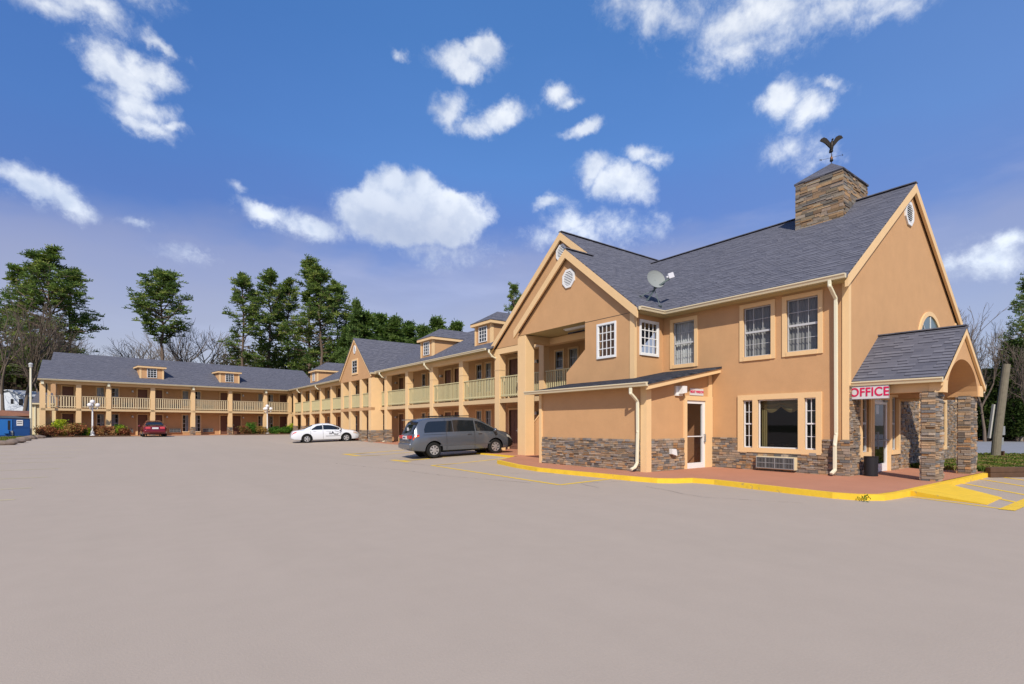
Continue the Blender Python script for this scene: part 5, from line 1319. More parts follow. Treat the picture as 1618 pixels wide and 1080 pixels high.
# --- red car before the far wing
RP = paint('red_car_paint', (.16, .006, .016), .2, .25)
red = saloon('red_car', 'dark red hatchback parked nose-in before the far wing, seen from behind', RP)
p = FM @ Vector((-14.45, -5.7, 0)); h = Matrix.Rotation(R(3.5), 3, 'Z') @ Vector((p.x, p.y, 0)).normalized(); rz = math.atan2(h.y, h.x)
red.t.location = (p.x, p.y, .43); red.t.rotation_euler[2] = rz; WM[red.t] = Matrix.Translation((p.x, p.y, .43)) @ Matrix.Rotation(rz, 4, 'Z'); red.T = WM[red.t]
red.body(SW_, .33); red.wheels(SW_, .33, .905)
for (x0, x1, f) in ((1.42, 2.20, lambda x: 7.12+.72*min(1, (x-1.25)/.55)), (2.26, 3.62, lambda x: 7.86)): red.patch('side_window', GLASSC, x0, x1, 7.12, f, nx=8)
red.screen('rear_window', GLASSC, .55, 1.55); red.screen('windscreen', GLASSC, 3.05, 3.80)
mb = MB(); mb.box(-.02, .1, -.70, -.34, .72, .90); mb.cut(); mb.box(-.02, .1, .34, .70, .72, .90); mb.build('tail_light', mat('pink_lens', (.62, .06, .08), .12, spec=.8), red.t, world=False, bevel=.02)
mb = MB(); mb.box(-.03, .05, -.23, .23, .71, .86); mb.build('number_plate', SIGNW, red.t, world=False)
mb = MB(); mb.box(-.06, .1, -.74, .74, .40, .60); mb.build('bumper', RP, red.t, world=False, bevel=.04)
mb = MB()
for sg in (-1, 1): mb.sphere((3.4, sg*1.0, .98), .10, 8, 6); mb.cut()
mb.build('mirror', RP, red.t, world=False)

# ================================================================ trees and plants
def fast_mesh(name, V, F, cols=None, mats=(), smooth=False):
    """V (n,3) array, F (m,k) index array of equal-sided faces"""
    V = np.asarray(V, dtype=np.float32); F = np.asarray(F, dtype=np.int32); m, k = F.shape
    me = bpy.data.meshes.new(name); me.vertices.add(len(V)); me.vertices.foreach_set('co', V.ravel())
    me.loops.add(m*k); me.loops.foreach_set('vertex_index', F.ravel()); me.polygons.add(m)
    me.polygons.foreach_set('loop_start', np.arange(0, m*k, k, dtype=np.int32)); me.polygons.foreach_set('loop_total', np.full(m, k, dtype=np.int32))
    for mt in mats: me.materials.append(mt)
    if cols is not None:
        ca = me.attributes.new('Col', 'FLOAT_COLOR', 'FACE'); c4 = np.ones((m, 4), dtype=np.float32); c4[:, :3] = cols; ca.data.foreach_set('color', c4.ravel())
    if smooth: me.polygons.foreach_set('use_smooth', np.ones(m, dtype=bool))
    me.update(calc_edges=True); me.validate(); return me
def unit(rg, n):
    v = rg.normal(size=(n, 3)); return v/np.linalg.norm(v, axis=1, keepdims=True)
def leaf_quads(rg, C, D, L, Wd):
    """quads centred at C, pointing along D, length L, width Wd"""
    n = len(C); X = np.cross(D, unit(rg, n)); X /= (np.linalg.norm(X, axis=1, keepdims=True)+1e-6)
    L = np.broadcast_to(L, (n,))[:, None]; Wd = np.broadcast_to(Wd, (n,))[:, None]
    a = C - D*L/2; b = C + D*L/2
    V = np.stack([a-X*Wd*.35, a+X*Wd*.35, b+X*Wd*.5, b-X*Wd*.5], axis=1).reshape(-1, 3); F = np.arange(4*n).reshape(-1, 4); return V, F
def branch_prisms(segs, nside=4):
    """segs: list of (p0, p1, r0, r1) -> arrays"""
    P0 = np.array([q[0] for q in segs]); P1 = np.array([q[1] for q in segs]); r0 = np.array([q[2] for q in segs])[:, None]; r1 = np.array([q[3] for q in segs])[:, None]
    D = P1-P0; D /= (np.linalg.norm(D, axis=1, keepdims=True)+1e-9); A = np.cross(D, [0.13, .31, .94]); A /= (np.linalg.norm(A, axis=1, keepdims=True)+1e-9); B = np.cross(D, A)
    V = []; 
    for k in range(nside):
        t = 2*math.pi*k/nside; o = A*math.cos(t)+B*math.sin(t); V.append(P0+o*r0); V.append(P1+o*r1)
    V = np.stack(V, axis=1).reshape(-1, 3); n = len(segs); base = np.arange(n)[:, None]*(2*nside); F = []
    for k in range(nside):
        k2 = (k+1) % nside; F.append(base+np.array([2*k, 2*k2, 2*k2+1, 2*k+1]))
    return V, np.concatenate(F)
GREENS = [(.13, .185, .055), (.18, .245, .065), (.085, .135, .042), (.27, .31, .085), (.14, .20, .065)]
def pine_meshes(seed, H, cb, cr, dens=1.0, top=.35, lean=0.0, greens=GREENS, tuft=26, hollow=.0):
    """H height, cb where the crown begins, cr crown radius; top = how pointed the head is"""
    rg = np.random.default_rng(seed); segs = []
    n = 12; tr = [np.array([lean*(i/n)**2*H*.1 + rg.normal()*.05*i/3, rg.normal()*.05*i/3, H*.98*i/n]) for i in range(n+1)]
    R0 = .012*H+.05
    for i in range(n): segs.append((tr[i], tr[i+1], R0*(1-i/n*.85), R0*(1-(i+1)/n*.85)))
    def at(z): 
        t = z/(H*.98)*n; i = min(int(t), n-1); return tr[i]+(tr[i+1]-tr[i])*(t-i)
    C = []; nl = int(46*dens)
    for k in range(nl):
        f = (k+rg.random())/nl; z = cb+(H-cb)*f**.9*.97
        prof = (math.sin(math.pi*min(1, (1-f)*.62+.06)))**.8 if f > .25 else .45+f*1.9
        prof = max(.12, prof*(1-top*f))
        az = rg.random()*2*math.pi; L = cr*prof*rg.uniform(.6, 1.12)
        d = np.array([math.cos(az), math.sin(az), rg.uniform(.05, .45)+.25*f]); p = at(z); m = 5; pts = [p]
        for j in range(m):
            d = d+np.array([0, 0, rg.uniform(-.02, .12)])+rg.normal(size=3)*.10; d /= np.linalg.norm(d); pts.append(pts[-1]+d*L/m)
        r = .035+.02*L
        for j in range(m): segs.append((pts[j], pts[j+1], r*(1-j/m*.8), r*(1-(j+1)/m*.8)))
        for j in range(2, m+1):
            nt = rg.integers(2, 5) if j > 2 else rg.integers(0, 3)
            for _ in range(nt):
                o = rg.normal(size=3)*np.array([.50, .50, .42])*(L/4+.35)+np.array([0, 0, .18]); q = pts[j]+o*.75
                segs.append((pts[j], q, .02, .01)); C.append(q)
    for _ in range(int(8*dens)): C.append(at(H*.97)+rg.normal(size=3)*np.array([.45, .45, .5]))
    # dead stubs on the bare bole
    for _ in range(10):
        z = rg.uniform(cb*.5, cb); az = rg.random()*6.28; p = at(z); segs.append((p, p+np.array([math.cos(az), math.sin(az), .1])*rg.uniform(.5, 1.8), .04, .015))
    C = np.array(C); nT = len(C); cen = np.repeat(C, tuft, axis=0); D = unit(rg, len(cen)); D[:, 2] = np.abs(D[:, 2])*.6+D[:, 2]*.4
    rad = rg.uniform(.12, .60, size=len(cen)); pos = cen+D*rad[:, None]*np.array([1.1, 1.1, .95]); V, F = leaf_quads(rg, pos, D, rg.uniform(.22, .42, len(cen)), .12)
    g = np.array(greens); ci = np.repeat(rg.integers(0, len(g), nT), tuft); cols = g[ci]*rg.uniform(.7, 1.4, size=(len(cen), 1))
    BV, BF = branch_prisms(segs, 5)
    return fast_mesh('trunk', BV, BF, None, (BARKP,), True), fast_mesh('crown', V, F, cols, (NEEDLE,))
def bare_meshes(seed, H, spread=.5, bark=BARKG, levels=6, first=.28, twig=1.0):
    rg = np.random.default_rng(seed); trunk, crown = [], []
    def grow(p, d, L, r, lv):
        m = 3 if lv < 3 else 2; q = p
        for j in range(m):
            d = d+rg.normal(size=3)*.10+np.array([0, 0, .05]); d /= np.linalg.norm(d); q2 = q+d*L/m
            (trunk if lv < 2 else crown).append((q, q2, r*(1-j/m*.35), r*(1-(j+1)/m*.35))); q = q2
            if lv < levels and lv > 0 and j < m-1 and rg.random() < .8:
                s_ = rg.normal(size=3); s_ /= np.linalg.norm(s_); dd = d*.75+s_*spread*.9; dd /= np.linalg.norm(dd); grow(q, dd, L*rg.uniform(.45, .7), r*.5, lv+1)
        if lv < levels:
            for _ in range(3 if lv in (0, 1) else 2):
                s_ = rg.normal(size=3); s_ /= np.linalg.norm(s_); dd = d+s_*spread; dd[2] += .12; dd /= np.linalg.norm(dd); grow(q, dd, L*rg.uniform(.62, .82), r*.62, lv+1)
    grow(np.zeros(3), np.array([0, 0, 1.]), H*first, .013*H+.04, 0)
    def cap(sg): return [(a, b, max(r0, .012*twig), max(r1, .010*twig)) for a, b, r0, r1 in sg]
    tv, tf = branch_prisms(cap(trunk), 6); cv, cf = branch_prisms(cap(crown), 3)
    return fast_mesh('trunk', tv, tf, None, (bark,), True), fast_mesh('crown', cv, cf, None, (bark,))
def plant_tree(meshes, name, label, cat, loc, rz=0, sc=(1, 1, 1), group=None):
    t = thing(name, label, cat, loc, rz, group); t.scale = sc
    for m in meshes:
        o = bpy.data.objects.new(m.name.split('.')[0], m); COL.objects.link(o); o.parent = t
    return t
def at_px(px, Z, z=0.0):   # ground point seen at column px at depth Z
    p = CF*Z + CR*((px-809)/820*Z); return (p.x, p.y, z)
def hgt(py, Z): return 1.5+(671-py)/820*Z
PB = pine_meshes(11, 30, 8.0, 7.6, 1.8, .22, tuft=34); PS = pine_meshes(19, 27, 15.0, 5.4, 1.15, .25, lean=.1, tuft=30)
PT = pine_meshes(13, 28, 11.5, 5.0, 1.05, .28, tuft=30); PU = pine_meshes(14, 28, 10, 4.9, 1.1, .25, lean=-.1, tuft=30); PV = pine_meshes(15, 30, 8, 5.6, 1.35, .28, tuft=30)
YP = pine_meshes(16, 14, 2.0, 3.2, 1.2, .65, greens=[(.11, .17, .05), (.16, .22, .065), (.08, .13, .04)])
def pine(ms, H0, label, px, Z, top, rz=0, wid=1.0, group='pines behind the motel'):
    k = (hgt(top, Z)-gh(0, 90)*0)/H0; return plant_tree(ms, 'pine_tree', label, 'tree', at_px(px, Z, 0), rz, (k*wid, k*wid, k), group)
pine(PB, 30, 'broad dense pine, tallest at the left edge behind the far wing', 78, 82, 398, .4, 1.05)
pine(PV, 30, 'dark pine on the left shoulder of the tallest left-edge pine', 28, 86, 420, 2.1, 1.1)
pine(PU, 28, 'pine on the right shoulder of the tallest left-edge pine', 112, 88, 428, 1.0, 1.0)
pine(PS, 27, 'lone flat-topped pine with a long bare trunk behind the left dormer', 257, 80, 432, 1.9, 1.12)
pine(PT, 28, 'slim pine, leftmost of the tall clump behind the right dormer', 383, 84, 434, .8, .95)
pine(PU, 28, 'slim pine, second from left in the tall clump', 425, 90, 428, 2.9, .9)
pine(PT, 28, 'thin shorter pine, middle of the tall clump', 456, 95, 446, 4.0, .95)
pine(PV, 30, 'tallest pine of the clump, third from its right side', 489, 88, 410, .3, .95)
pine(PU, 28, 'pale-trunked pine at the right side of the tall clump', 507, 84, 424, 5.0, 1.05)
pine(PT, 28, 'pine leaning out at the right end of the tall clump', 532, 92, 446, 1.4, .85)
pine(YP, 14, 'spindly young pine rising just left of the cross gable', 563, 78, 478, .2, .55)
for i, (px, Z, top, lb) in enumerate(((548, 84, 520, 'low bushy pine between the tall clump and the cross gable'), (578, 80, 497, 'low bushy pine directly behind the cross gable peak'), (600, 86, 500, 'low pine, second right of the cross gable peak'),
        (624, 82, 504, 'low pine, third right of the cross gable peak'), (645, 88, 512, 'low pine, fourth right of the cross gable peak'), (668, 84, 518, 'low pine just left of the second dormer'), (690, 90, 505, 'small pine top showing over the second dormer'),
        (722, 92, 512, 'small pine top between the two near dormers'))):
    pine(YP, 14, lb, px, Z, top, i*1.3, .95+.1*(i % 3))
pine(PV, 30, 'pine crown showing between the near dormer and the stair gable', 812, 62, 450, 2.2, .62)
pine(PB, 30, 'pine with a bough reaching in at the right edge', 1630, 48, 436, .6, .62)
BA = bare_meshes(31, 17, .55, BARKB); BBm = bare_meshes(32, 15, .62, BARKG); BC = bare_meshes(33, 16, .5, BARKB)
def bare(ms, H0, label, px, Z, top, rz=0, wid=1.0, base=0):
    k = hgt(top, Z)/H0; return plant_tree(ms, 'bare_tree', label, 'tree', at_px(px, Z, base), rz, (k*wid, k*wid, k), 'leafless trees around the lot')
zmax = lambda ms: max(max(v.co.z for v in m.vertices) for m in ms)
hA, hB, hC = zmax(BA), zmax(BBm), zmax(BC)
for i, (ms, h, px, Z, top, w, lb) in enumerate((
        (BA, hA, 8, 70, 452, .9, 'bare brown tree at the extreme left edge behind the white house'), (BC, hC, 34, 72, 470, .9, 'bare brown tree between the left edge and the big pine'), (BA, hA, 58, 76, 500, .9, 'bare brown tree below the big left pine'),
        (BBm, hB, 108, 84, 520, 1.2, 'spreading bare tree right of the big left pine'), (BC, hC, 150, 100, 545, 1.2, 'faint distant bare tree between the big and the lone pine'),
        (BBm, hB, 205, 92, 525, 1.5, 'wide grey bare tree left of the lone pine'), (BBm, hB, 238, 96, 530, 1.4, 'grey bare tree crossing the trunk of the lone pine'), (BA, hA, 292, 84, 492, .9, 'bare tree with pale limbs right of the lone pine'),
        (BBm, hB, 325, 90, 510, 1.2, 'rounded bare tree left of the tall pine clump'), (BC, hC, 352, 96, 540, 1.1, 'small bare tree at the foot of the leftmost clump pine'),
        (BC, hC, 1520, 50, 478, .75, 'tall bare tree just right of the office gable'), (BA, hA, 1556, 46, 500, .8, 'bare tree over the porch gable'), (BBm, hB, 1590, 52, 492, .9, 'bare tree above the wooden pole'), (BC, hC, 1542, 56, 470, .8, 'taller bare tree a little right of the porch gable peak'), (BBm, hB, 1612, 47, 530, 1.2, 'wide low bare tree behind the ivy tree at the right'), (BA, hA, 1628, 44, 520, .8, 'bare tree at the extreme right edge'))):
    bare(ms, h, lb, px, Z, top, i*1.7, w)
def leaf_mass(name, seed, n, size, fn, cols, D=None, parent=None):
    rg = np.random.default_rng(seed); C = fn(rg, n); V, F = leaf_quads(rg, C, unit(rg, n), rg.uniform(.6, 1.3, n)*size, size*.6)
    c = np.array(cols)[rg.integers(0, len(cols), n)]*rg.uniform(.6, 1.35, size=(n, 1)); me = fast_mesh(name, V, F, c, (LEAF,)); o = bpy.data.objects.new(name, me); COL.objects.link(o)
    if parent is not None: o.parent = parent
    return o
DG = [(.06, .08, .03), (.08, .10, .038), (.11, .10, .055), (.08, .065, .04), (.12, .14, .05)]
def wood_fn(px0, px1, Z0, Z1, top):
    def fn(rg, n):
        px = rg.uniform(px0, px1, n); Z = rg.uniform(Z0, Z1, n); x = (px-809)/820*Z
        hmax = np.array([hgt(top(p), z) for p, z in zip(px, Z)]); z = rg.random(n)**.8*hmax*(.82+.18*np.sin(px*.35+Z)); k = rg.integers(0, n//45, n); off = rg.normal(size=(n//45+1, 3))*1.2
        return np.stack([CF.x*Z+CR.x*x, CF.y*Z+CR.y*x, z], axis=1)+off[k]*np.array([1, 1, .4])
    return fn
o = leaf_mass('wood_undergrowth', 41, 30000, .62, wood_fn(352, 740, 96, 116, lambda p: 545 if 375 < p < 560 else (556 if p <= 375 else 528)), DG); tag(o, 'dark undergrowth filling in behind the tall pines', 'undergrowth', kind='stuff')
o = leaf_mass('wood_undergrowth', 42, 14000, .6, wood_fn(-60, 110, 84, 104, lambda p: 545), [(.075, .055, .04), (.10, .075, .055), (.06, .07, .03), (.06, .045, .035)]); tag(o, 'brown scrub behind the white house at the left edge', 'undergrowth', kind='stuff')
o = leaf_mass('ivy_hedge', 43, 44000, .22, wood_fn(1440, 1760, 49, 54, lambda p: 592+12*math.sin(p*.05)), [(.03, .045, .018), (.045, .062, .024), (.06, .065, .03), (.035, .03, .02), (.08, .095, .03)]); tag(o, 'tall dark ivy-covered hedge across the road at the right', 'hedge', kind='stuff')
IVY = [(.035, .06, .018), (.055, .085, .025), (.08, .11, .03)]
def col_fn(px, Z, z0, z1, r):
    c = at_px(px, Z)
    def fn(rg, n):
        a = rg.random(n)*6.28; rr = r*np.sqrt(rg.random(n)); z = rg.uniform(z0, z1, n); rr = rr*(1-.5*np.abs((z-z0)/(z1-z0)*2-1)**3)
        return np.stack([c[0]+rr*np.cos(a), c[1]+rr*np.sin(a), z], axis=1)
    return fn
iv = bare_meshes(35, 9, .5, BARKB, levels=4)
for k, (px, Z, z1, lb) in enumerate(((1608, 46, 9.0, 'ivy-smothered tree at the right edge beyond the road'), (1560, 47, 6.5, 'ivy-covered tree seen between the porch and the pole'))):
    t = plant_tree(iv, 'ivy_tree', lb, 'tree', at_px(px, Z, 0), k, (1, 1, z1/9), None)
    o = leaf_mass('ivy', 44+k, 7000, .22, col_fn(px, Z, .5, z1, 1.7), IVY); o.parent = t; o.matrix_parent_inverse = (Matrix.Translation(t.location) @ Matrix.Rotation(k, 4, 'Z') @ Matrix.Diagonal((1, 1, z1/9, 1))).inverted()
# --- shrubs in the two beds before the far wing
def shrub(label, s_, y, w, h, cols, n=2000, size=.10, grp='shrubs in the beds before the far wing', seed=0):
    w *= .98; h *= 1.15; p = FM @ Vector((s_, y, BZ+.03)); t = thing('shrub', label, 'shrub', tuple(p), 0, grp)
    rg = np.random.default_rng(50+seed); k = 14; cen = rg.normal(size=(k, 3))*np.array([w*.24, w*.22, h*.16])+np.array([0, 0, h*.52]); ci = rg.integers(0, k, n)
    C = cen[ci]+rg.normal(size=(n, 3))*np.array([w*.13, w*.13, h*.16]); C[:, 2] = np.clip(C[:, 2], .02, h*1.05); D = unit(rg, n); D[:, 2] = np.abs(D[:, 2])
    V, F = leaf_quads(rg, C, D, rg.uniform(.7, 1.4, n)*size, size*.62); cc = np.array(cols); kc = rg.integers(0, len(cc), k)
    c = cc[np.where(rg.random(n) < .6, kc[ci], rg.integers(0, len(cc), n))]*rg.uniform(.7, 1.3, size=(n, 1))
    o = bpy.data.objects.new('foliage', fast_mesh('foliage', V, F, c, (LEAF,))); COL.objects.link(o); o.parent = t
    sg = [(np.zeros(3), cc2*np.array([.9, .9, .9]), .018, .008) for cc2 in cen]; bv, bf = branch_prisms(sg, 4); o = bpy.data.objects.new('stem', fast_mesh('stem', bv, bf, None, (BARKB,))); COL.objects.link(o); o.parent = t
RS = [(.30, .10, .06), (.40, .15, .08), (.20, .08, .045), (.16, .14, .05), (.42, .24, .10)]; YS = [(.42, .50, .03), (.32, .42, .03), (.50, .54, .05), (.16, .26, .04)]; GS_ = [(.08, .18, .03), (.12, .24, .04), (.06, .13, .03)]; OS = [(.34, .20, .06), (.42, .26, .09), (.20, .20, .05), (.16, .11, .05)]
for k, a in enumerate((
    ('rusty red shrub under the outermost column of the far wing', -21.1, -.9, 1.5, .85, RS), ('bright yellow-green bush behind the red shrubs at the stair end', -20.3, -.4, 1.1, 1.2, YS), ('rusty orange shrub in front of the outermost far wing door', -19.35, -.9, 1.5, .95, RS+OS),
    ('small thin green bush just left of the left globe lamp', -18.75, -.8, .6, .65, GS_), ('small yellow-green sprig beside the left globe lamp', -18.4, -.9, .35, .6, YS), ('round dark red shrub just right of the left globe lamp', -17.75, -1.0, .85, .75, RS),
    ('reddish shrub, fourth from the right end of the left bed', -16.95, -1.0, .85, .72, RS), ('yellow-green bush in the middle of the right half of the left bed', -16.25, -.6, 1.1, .85, YS+GS_), ('dark red shrub at the right end of the left bed', -15.85, -1.05, 1.0, .68, RS),
    ('dark red shrub at the left end of the right bed', -5.5, -.9, 1.1, .72, RS), ('round bright green bush in the right bed', -4.75, -.7, .95, 1.05, GS_), ('orange-tinged shrub just left of the right globe lamp', -4.0, -.95, .9, .72, OS), ('clipped green shrub right of the right globe lamp', -2.4, -.9, 1.3, .68, GS_), ('clipped green shrub behind the tail of the white saloon', -1.2, -.9, 1.3, .66, GS_), ('yellow-green bush by the inner corner of the motel', -.3, -.6, .9, .95, YS))):
    shrub(a[0], a[1], a[2], a[3], a[4], a[5], seed=k)
for (a, b) in ((-21.7, -15.5), (-6.7, -.2)):
    mb = MB(fl(0)); mb.box(a, b, -1.55, .0, .3, BZ+.04); tag(mb.build('flower_bed', DIRT), kind='structure')
    n = 3
    for i in range(n):
        mb = MB(fl(0)); x0 = a+(b-a)*i/n; mb.box(x0+.02, x0+(b-a)/n-.02, -1.73, -1.56, .30, BZ+.10); o = mb.build('timber_edging', TIMBER)
        tag(o, ('landscape timber edging the %s bed, %s piece' % ('left' if a < -10 else 'right', ('left-hand', 'middle', 'right-hand')[i])), 'timber', 'landscape timbers edging the beds')
# --- globe street lamps
def globe_lamp(label, s_, y):
    p = FM @ Vector((s_, y, BZ)); t = thing('globe_lamp', label, 'street lamp', tuple(p), 0, 'three-globe lamps in the beds')
    M = WM[t]
    mb = MB(M); mb.tube([(0, 0, -.1), (0, 0, .12), (0, 0, .16), (0, 0, .5), (0, 0, .55)], [.20, .20, .14, .12, .07], 12); mb.build('base', WHITE, t)
    mb = MB(M); mb.tube([(0, 0, .5), (0, 0, 2.75)], [.07, .05], 12); mb.build('post', WHITE, t)
    arms = [(1, 0), (-.5, .87), (-.5, -.87)]
    for (a, b) in arms:
        pts = [(a*.05, b*.05, 2.45), (a*.25, b*.25, 2.40), (a*.36, b*.36, 2.50), (a*.36, b*.36, 2.62)]; mb = MB(M); mb.tube(pts, .025, 6); mb.build('arm', WHITE, t)
        mb = MB(M); mb.sphere((a*.36, b*.36, 2.79), .185, 16, 10); mb.build('globe', mat('opal_globe', (.80, .77, .76), .3), t, smooth=True)
    mb = MB(M); mb.sphere((0, 0, 3.08), .19, 16, 10); mb.build('globe', MATS['opal_globe'], t, smooth=True); mb = MB(M); mb.tube([(0, 0, 2.7), (0, 0, 2.92)], .06, 8); mb.build('finial', WHITE, t)
globe_lamp('white lamp post with globes in the left flower bed', -18.2, -1.15); globe_lamp('white lamp post with globes in the right flower bed', -3.25, -1.15)
# --- left edge: pole, dumpster, shed, house, boulders, grass
p = at_px(48.5, 43, .4)
t = thing('flagpole', 'tall plain white pole with a small cap beside the blue dumpster', 'pole', p); M = WM[t]
mb = MB(M); mb.tube([(0, 0, -.2), (0, 0, 6.0)], [.085, .07], 12); mb.build('shaft', SPOUT, t); mb = MB(M); mb.sphere((0, 0, 6.12), .15, 12, 8, sq=(1, 1, .9)); mb.tube([(0, 0, 5.9), (0, 0, 6.02)], .13, 10); mb.build('cap', mat('grey_cap', (.5, .5, .5), .5), t)
DZ = 41.0; p = at_px(47.0, DZ, .42); rz = math.atan2(CR.y, CR.x)+R(41)
t = thing('dumpster', 'blue steel dumpster with a dark lid at the left edge', 'dumpster', p, rz); M = WM[t] @ Matrix.Diagonal((.56, 1, 1, 1))
mb = MB(M); mb.prism([(-3.2, .05), (-.02, .05), (-.02, 1.55), (-3.2, 1.62)], .0, 1.7); mb.build('bin', BLUE, t)
mb = MB(M); mb.box(-1.75, -.02, -.03, .0, .86, .90); mb.cut(); mb.box(-.10, .0, -.05, 0, .1, 1.5); mb.cut(); mb.box(-3.1, -1.78, -.14, 0, .08, .30); mb.build('rib', BLUE, t)
mb = MB(M); mb.box(-3.2, -1.78, -.05, 0, .3, 1.5); mb.build('side_panel', BLUE2, t)
mb = MB(M); mb.box(-2.22, -1.98, -.07, -.051, .70, 1.42); mb.build('opening', DARK, t); mb = MB(M); mb.box(-2.6, -2.1, -.30, -.05, .42, .68); mb.build('fork_pocket', BLUE2, t)
mb = MB(M); mb.box(-1.92, -1.70, -.09, .0, .25, .62); mb.build('hinge', GREYMETAL, t)
mb = MB(M); mb.prism([(-3.25, 1.64), (.03, 1.56), (.03, 1.60), (-1.5, 1.78), (-3.25, 1.74)], -.06, 1.75); mb.build('lid', mat('lid_plastic', (.10, .11, .13), .5), t)
mb = MB(M); mb.box(-1.35, -.70, -.045, -.031, 1.02, 1.46); sg = mb.build('sticker', SIGNW, t)
mb = MB(M)
for (z, x0, x1) in ((1.34, -1.28, -.77), (1.20, -1.28, -.77)): mb.box(x0, x1, -.049, -.046, z-.028, z+.028); mb.cut()
mb.build('sticker_lettering', GREYTXT, sg)
p = at_px(50.5, 46, .4); t = thing('shed', 'small cream shed with a grey roof between the white pole and the far wing', 'shed', p, rz); M = WM[t]
mb = MB(M); mb.box(0, 1.7, 0, 2.5, -.2, 3.0); mb.build('wall', CREAM, t); mb = MB(M); mb.slab([(-.15, -.2, 3.0), (1.75, -.2, 3.0), (1.75, 2.4, 4.1), (.3, 2.4, 4.1)], .1); mb.build('roof', SHINGLE, t)
mb = MB(M); mb.box(-.1, 1.7, -.27, -.2, 2.92, 3.05); mb.build('gutter', GUTTER, t); mb = MB(M); mb.box(.15, .24, -.09, 0, 0, 2.9); mb.cut(); mb.box(.55, .62, -.05, 0, 0, 2.9); mb.build('trim', SPOUT, t); mb = MB(M); mb.box(.70, 1.3, -.03, .01, 0, 2.4); mb.build('door', DOORM, t)
p = at_px(0, 74, 0); t = thing('white_house', 'low white house with a shallow gable far behind the dumpster', 'house', p, -YAW); M = WM[t]
mb = MB(M); mb.prism([(-5, 0), (3.85, 0), (3.85, 5.55), (1.3, 6.45), (-2.6, 5.75), (-5, 5.3)], 0, 5); mb.build('wall', mat('house_siding', (.62, .66, .72), .7), t)
mb = MB(M); mb.prism([(-.55, 4.75), (-.33, 4.97), (-.55, 5.2), (-.77, 4.97)], -.03, 0); mb.cut(); mb.box(1.55, 1.95, -.03, 0, 4.5, 5.2); mb.cut(); mb.box(2.7, 3.3, -.03, 0, 4.3, 5.2); mb.build('window', DARK, t)
mb = MB(M); mb.slab([(-5.2, -.3, 5.35), (-2.6, -.3, 5.85), (-2.6, 5.2, 5.85), (-5.2, 5.2, 5.35)], .12); mb.slab([(-2.6, -.3, 5.85), (1.3, -.3, 6.55), (1.3, 5.2, 6.55), (-2.6, 5.2, 5.85)], .12); mb.slab([(1.3, -.3, 6.55), (4.1, -.3, 5.55), (4.1, 5.2, 5.55), (1.3, 5.2, 6.55)], .12); mb.build('roof', mat('house_roof', (.55, .57, .6), .8), t)
p = at_px(-6, 62, 0); t = thing('brick_outbuilding', 'low reddish brick outbuilding roofline just above the dumpster', 'building', p, -YAW); M = WM[t]
mb = MB(M); mb.box(-2, 4.6, 0, 4, 0, 2.6); mb.build('wall', BRICKP, t); mb = MB(M); mb.prism([(-2.2, 2.6), (4.9, 2.55), (4.9, 2.68), (1.0, 3.25), (-2.2, 3.2)], -.2, 4.2); mb.build('roof', mat('rust_roof', (.26, .12, .08), .8, var=.3, vscale=3), t)
# boulders along the kerb of the left grass
def rock(label, c, r, sq, seed):
    rg = np.random.default_rng(seed); mb = MB(); mb.sphere(c, r, 14, 9, sq=sq); cc = Vector(c)
    ph = rg.uniform(0, 6, 6)
    for i, v in enumerate(mb.v):
        d = v-cc; k = 1+.13*math.sin(d.x*7/r*.3+ph[0]+d.z*4)+.12*math.sin(d.y*9+ph[1])+.08*math.sin(d.x*13+d.z*11+ph[2]); mb.v[i] = cc+d*k
    tag(mb.build('boulder', ROCK, smooth=False), label, 'boulder', 'boulders edging the left grass')
for k, (px, Z, r, sq, lb) in enumerate(((6, 32.5, .30, (1.7, 1.1, .62), 'brown boulder nearest the left edge'), (25, 34.5, .32, (1.6, 1.1, .6), 'second boulder from the left edge'), (37, 37.0, .28, (1.7, 1.1, .6), 'third boulder from the left edge'), (47, 39.3, .26, (1.8, 1.1, .6), 'small boulder below the white pole'), (57, 41, .28, (2.2, 1.1, .55), 'boulder next to the timber edging of the left bed'))):
    c = at_px(px, Z); rock(lb, (c[0], c[1], gh(c[0], c[1])+.10), r, sq, k)
mb = MB(); P = [at_px(x, Z) for x, Z in ((-60, 32), (2, 33), (34, 37.5), (58, 42), (60, 48), (-60, 48))]; mb.face([(p[0], p[1], gh(p[0], p[1])+.06) for p in P]); mb.build('verge', TURF, kind='structure')
def grass(name, label, poly_fn, n, h, cols, seed, z):
    rg = np.random.default_rng(seed); C = poly_fn(rg, n); C[:, 2] = z(C) + h*.4; D = unit(rg, n)*.5+np.array([0, 0, 1.0]); D /= np.linalg.norm(D, axis=1, keepdims=True)
    V, F = leaf_quads(rg, C, D, rg.uniform(.5, 1.3, n)*h, h*.22); k = np.sin(C[:, 0]*3+np.sin(C[:, 1]*2.3)*2)*.5+.5; cc = np.array(cols); c = cc[np.minimum((k*len(cc)+rg.normal(size=n)*.7).clip(0, len(cc)-1).astype(int), len(cc)-1)]*rg.uniform(.7, 1.3, size=(n, 1))
    o = bpy.data.objects.new(name, fast_mesh(name, V, F, c, (GRASSM,))); COL.objects.link(o); tag(o, label, 'grass', kind='stuff')
GC = [(.11, .15, .03), (.15, .20, .035), (.20, .22, .06), (.24, .21, .09)]
def fnL(rg, n):
    px = rg.uniform(-60, 56, n); f = rg.random(n); Z = 33+np.clip((px-2)/56, 0, 1)*9; Z = Z+(47-Z)*f; x = (px-809)/820*Z; return np.stack([CF.x*Z+CR.x*x, CF.y*Z+CR.y*x, 0*Z], axis=1)
grass('grass', 'strip of green grass below the blue dumpster', fnL, 9000, .16, GC, 71, lambda C: np.array([gh(a, b) for a, b in C[:, :2]])+.06)
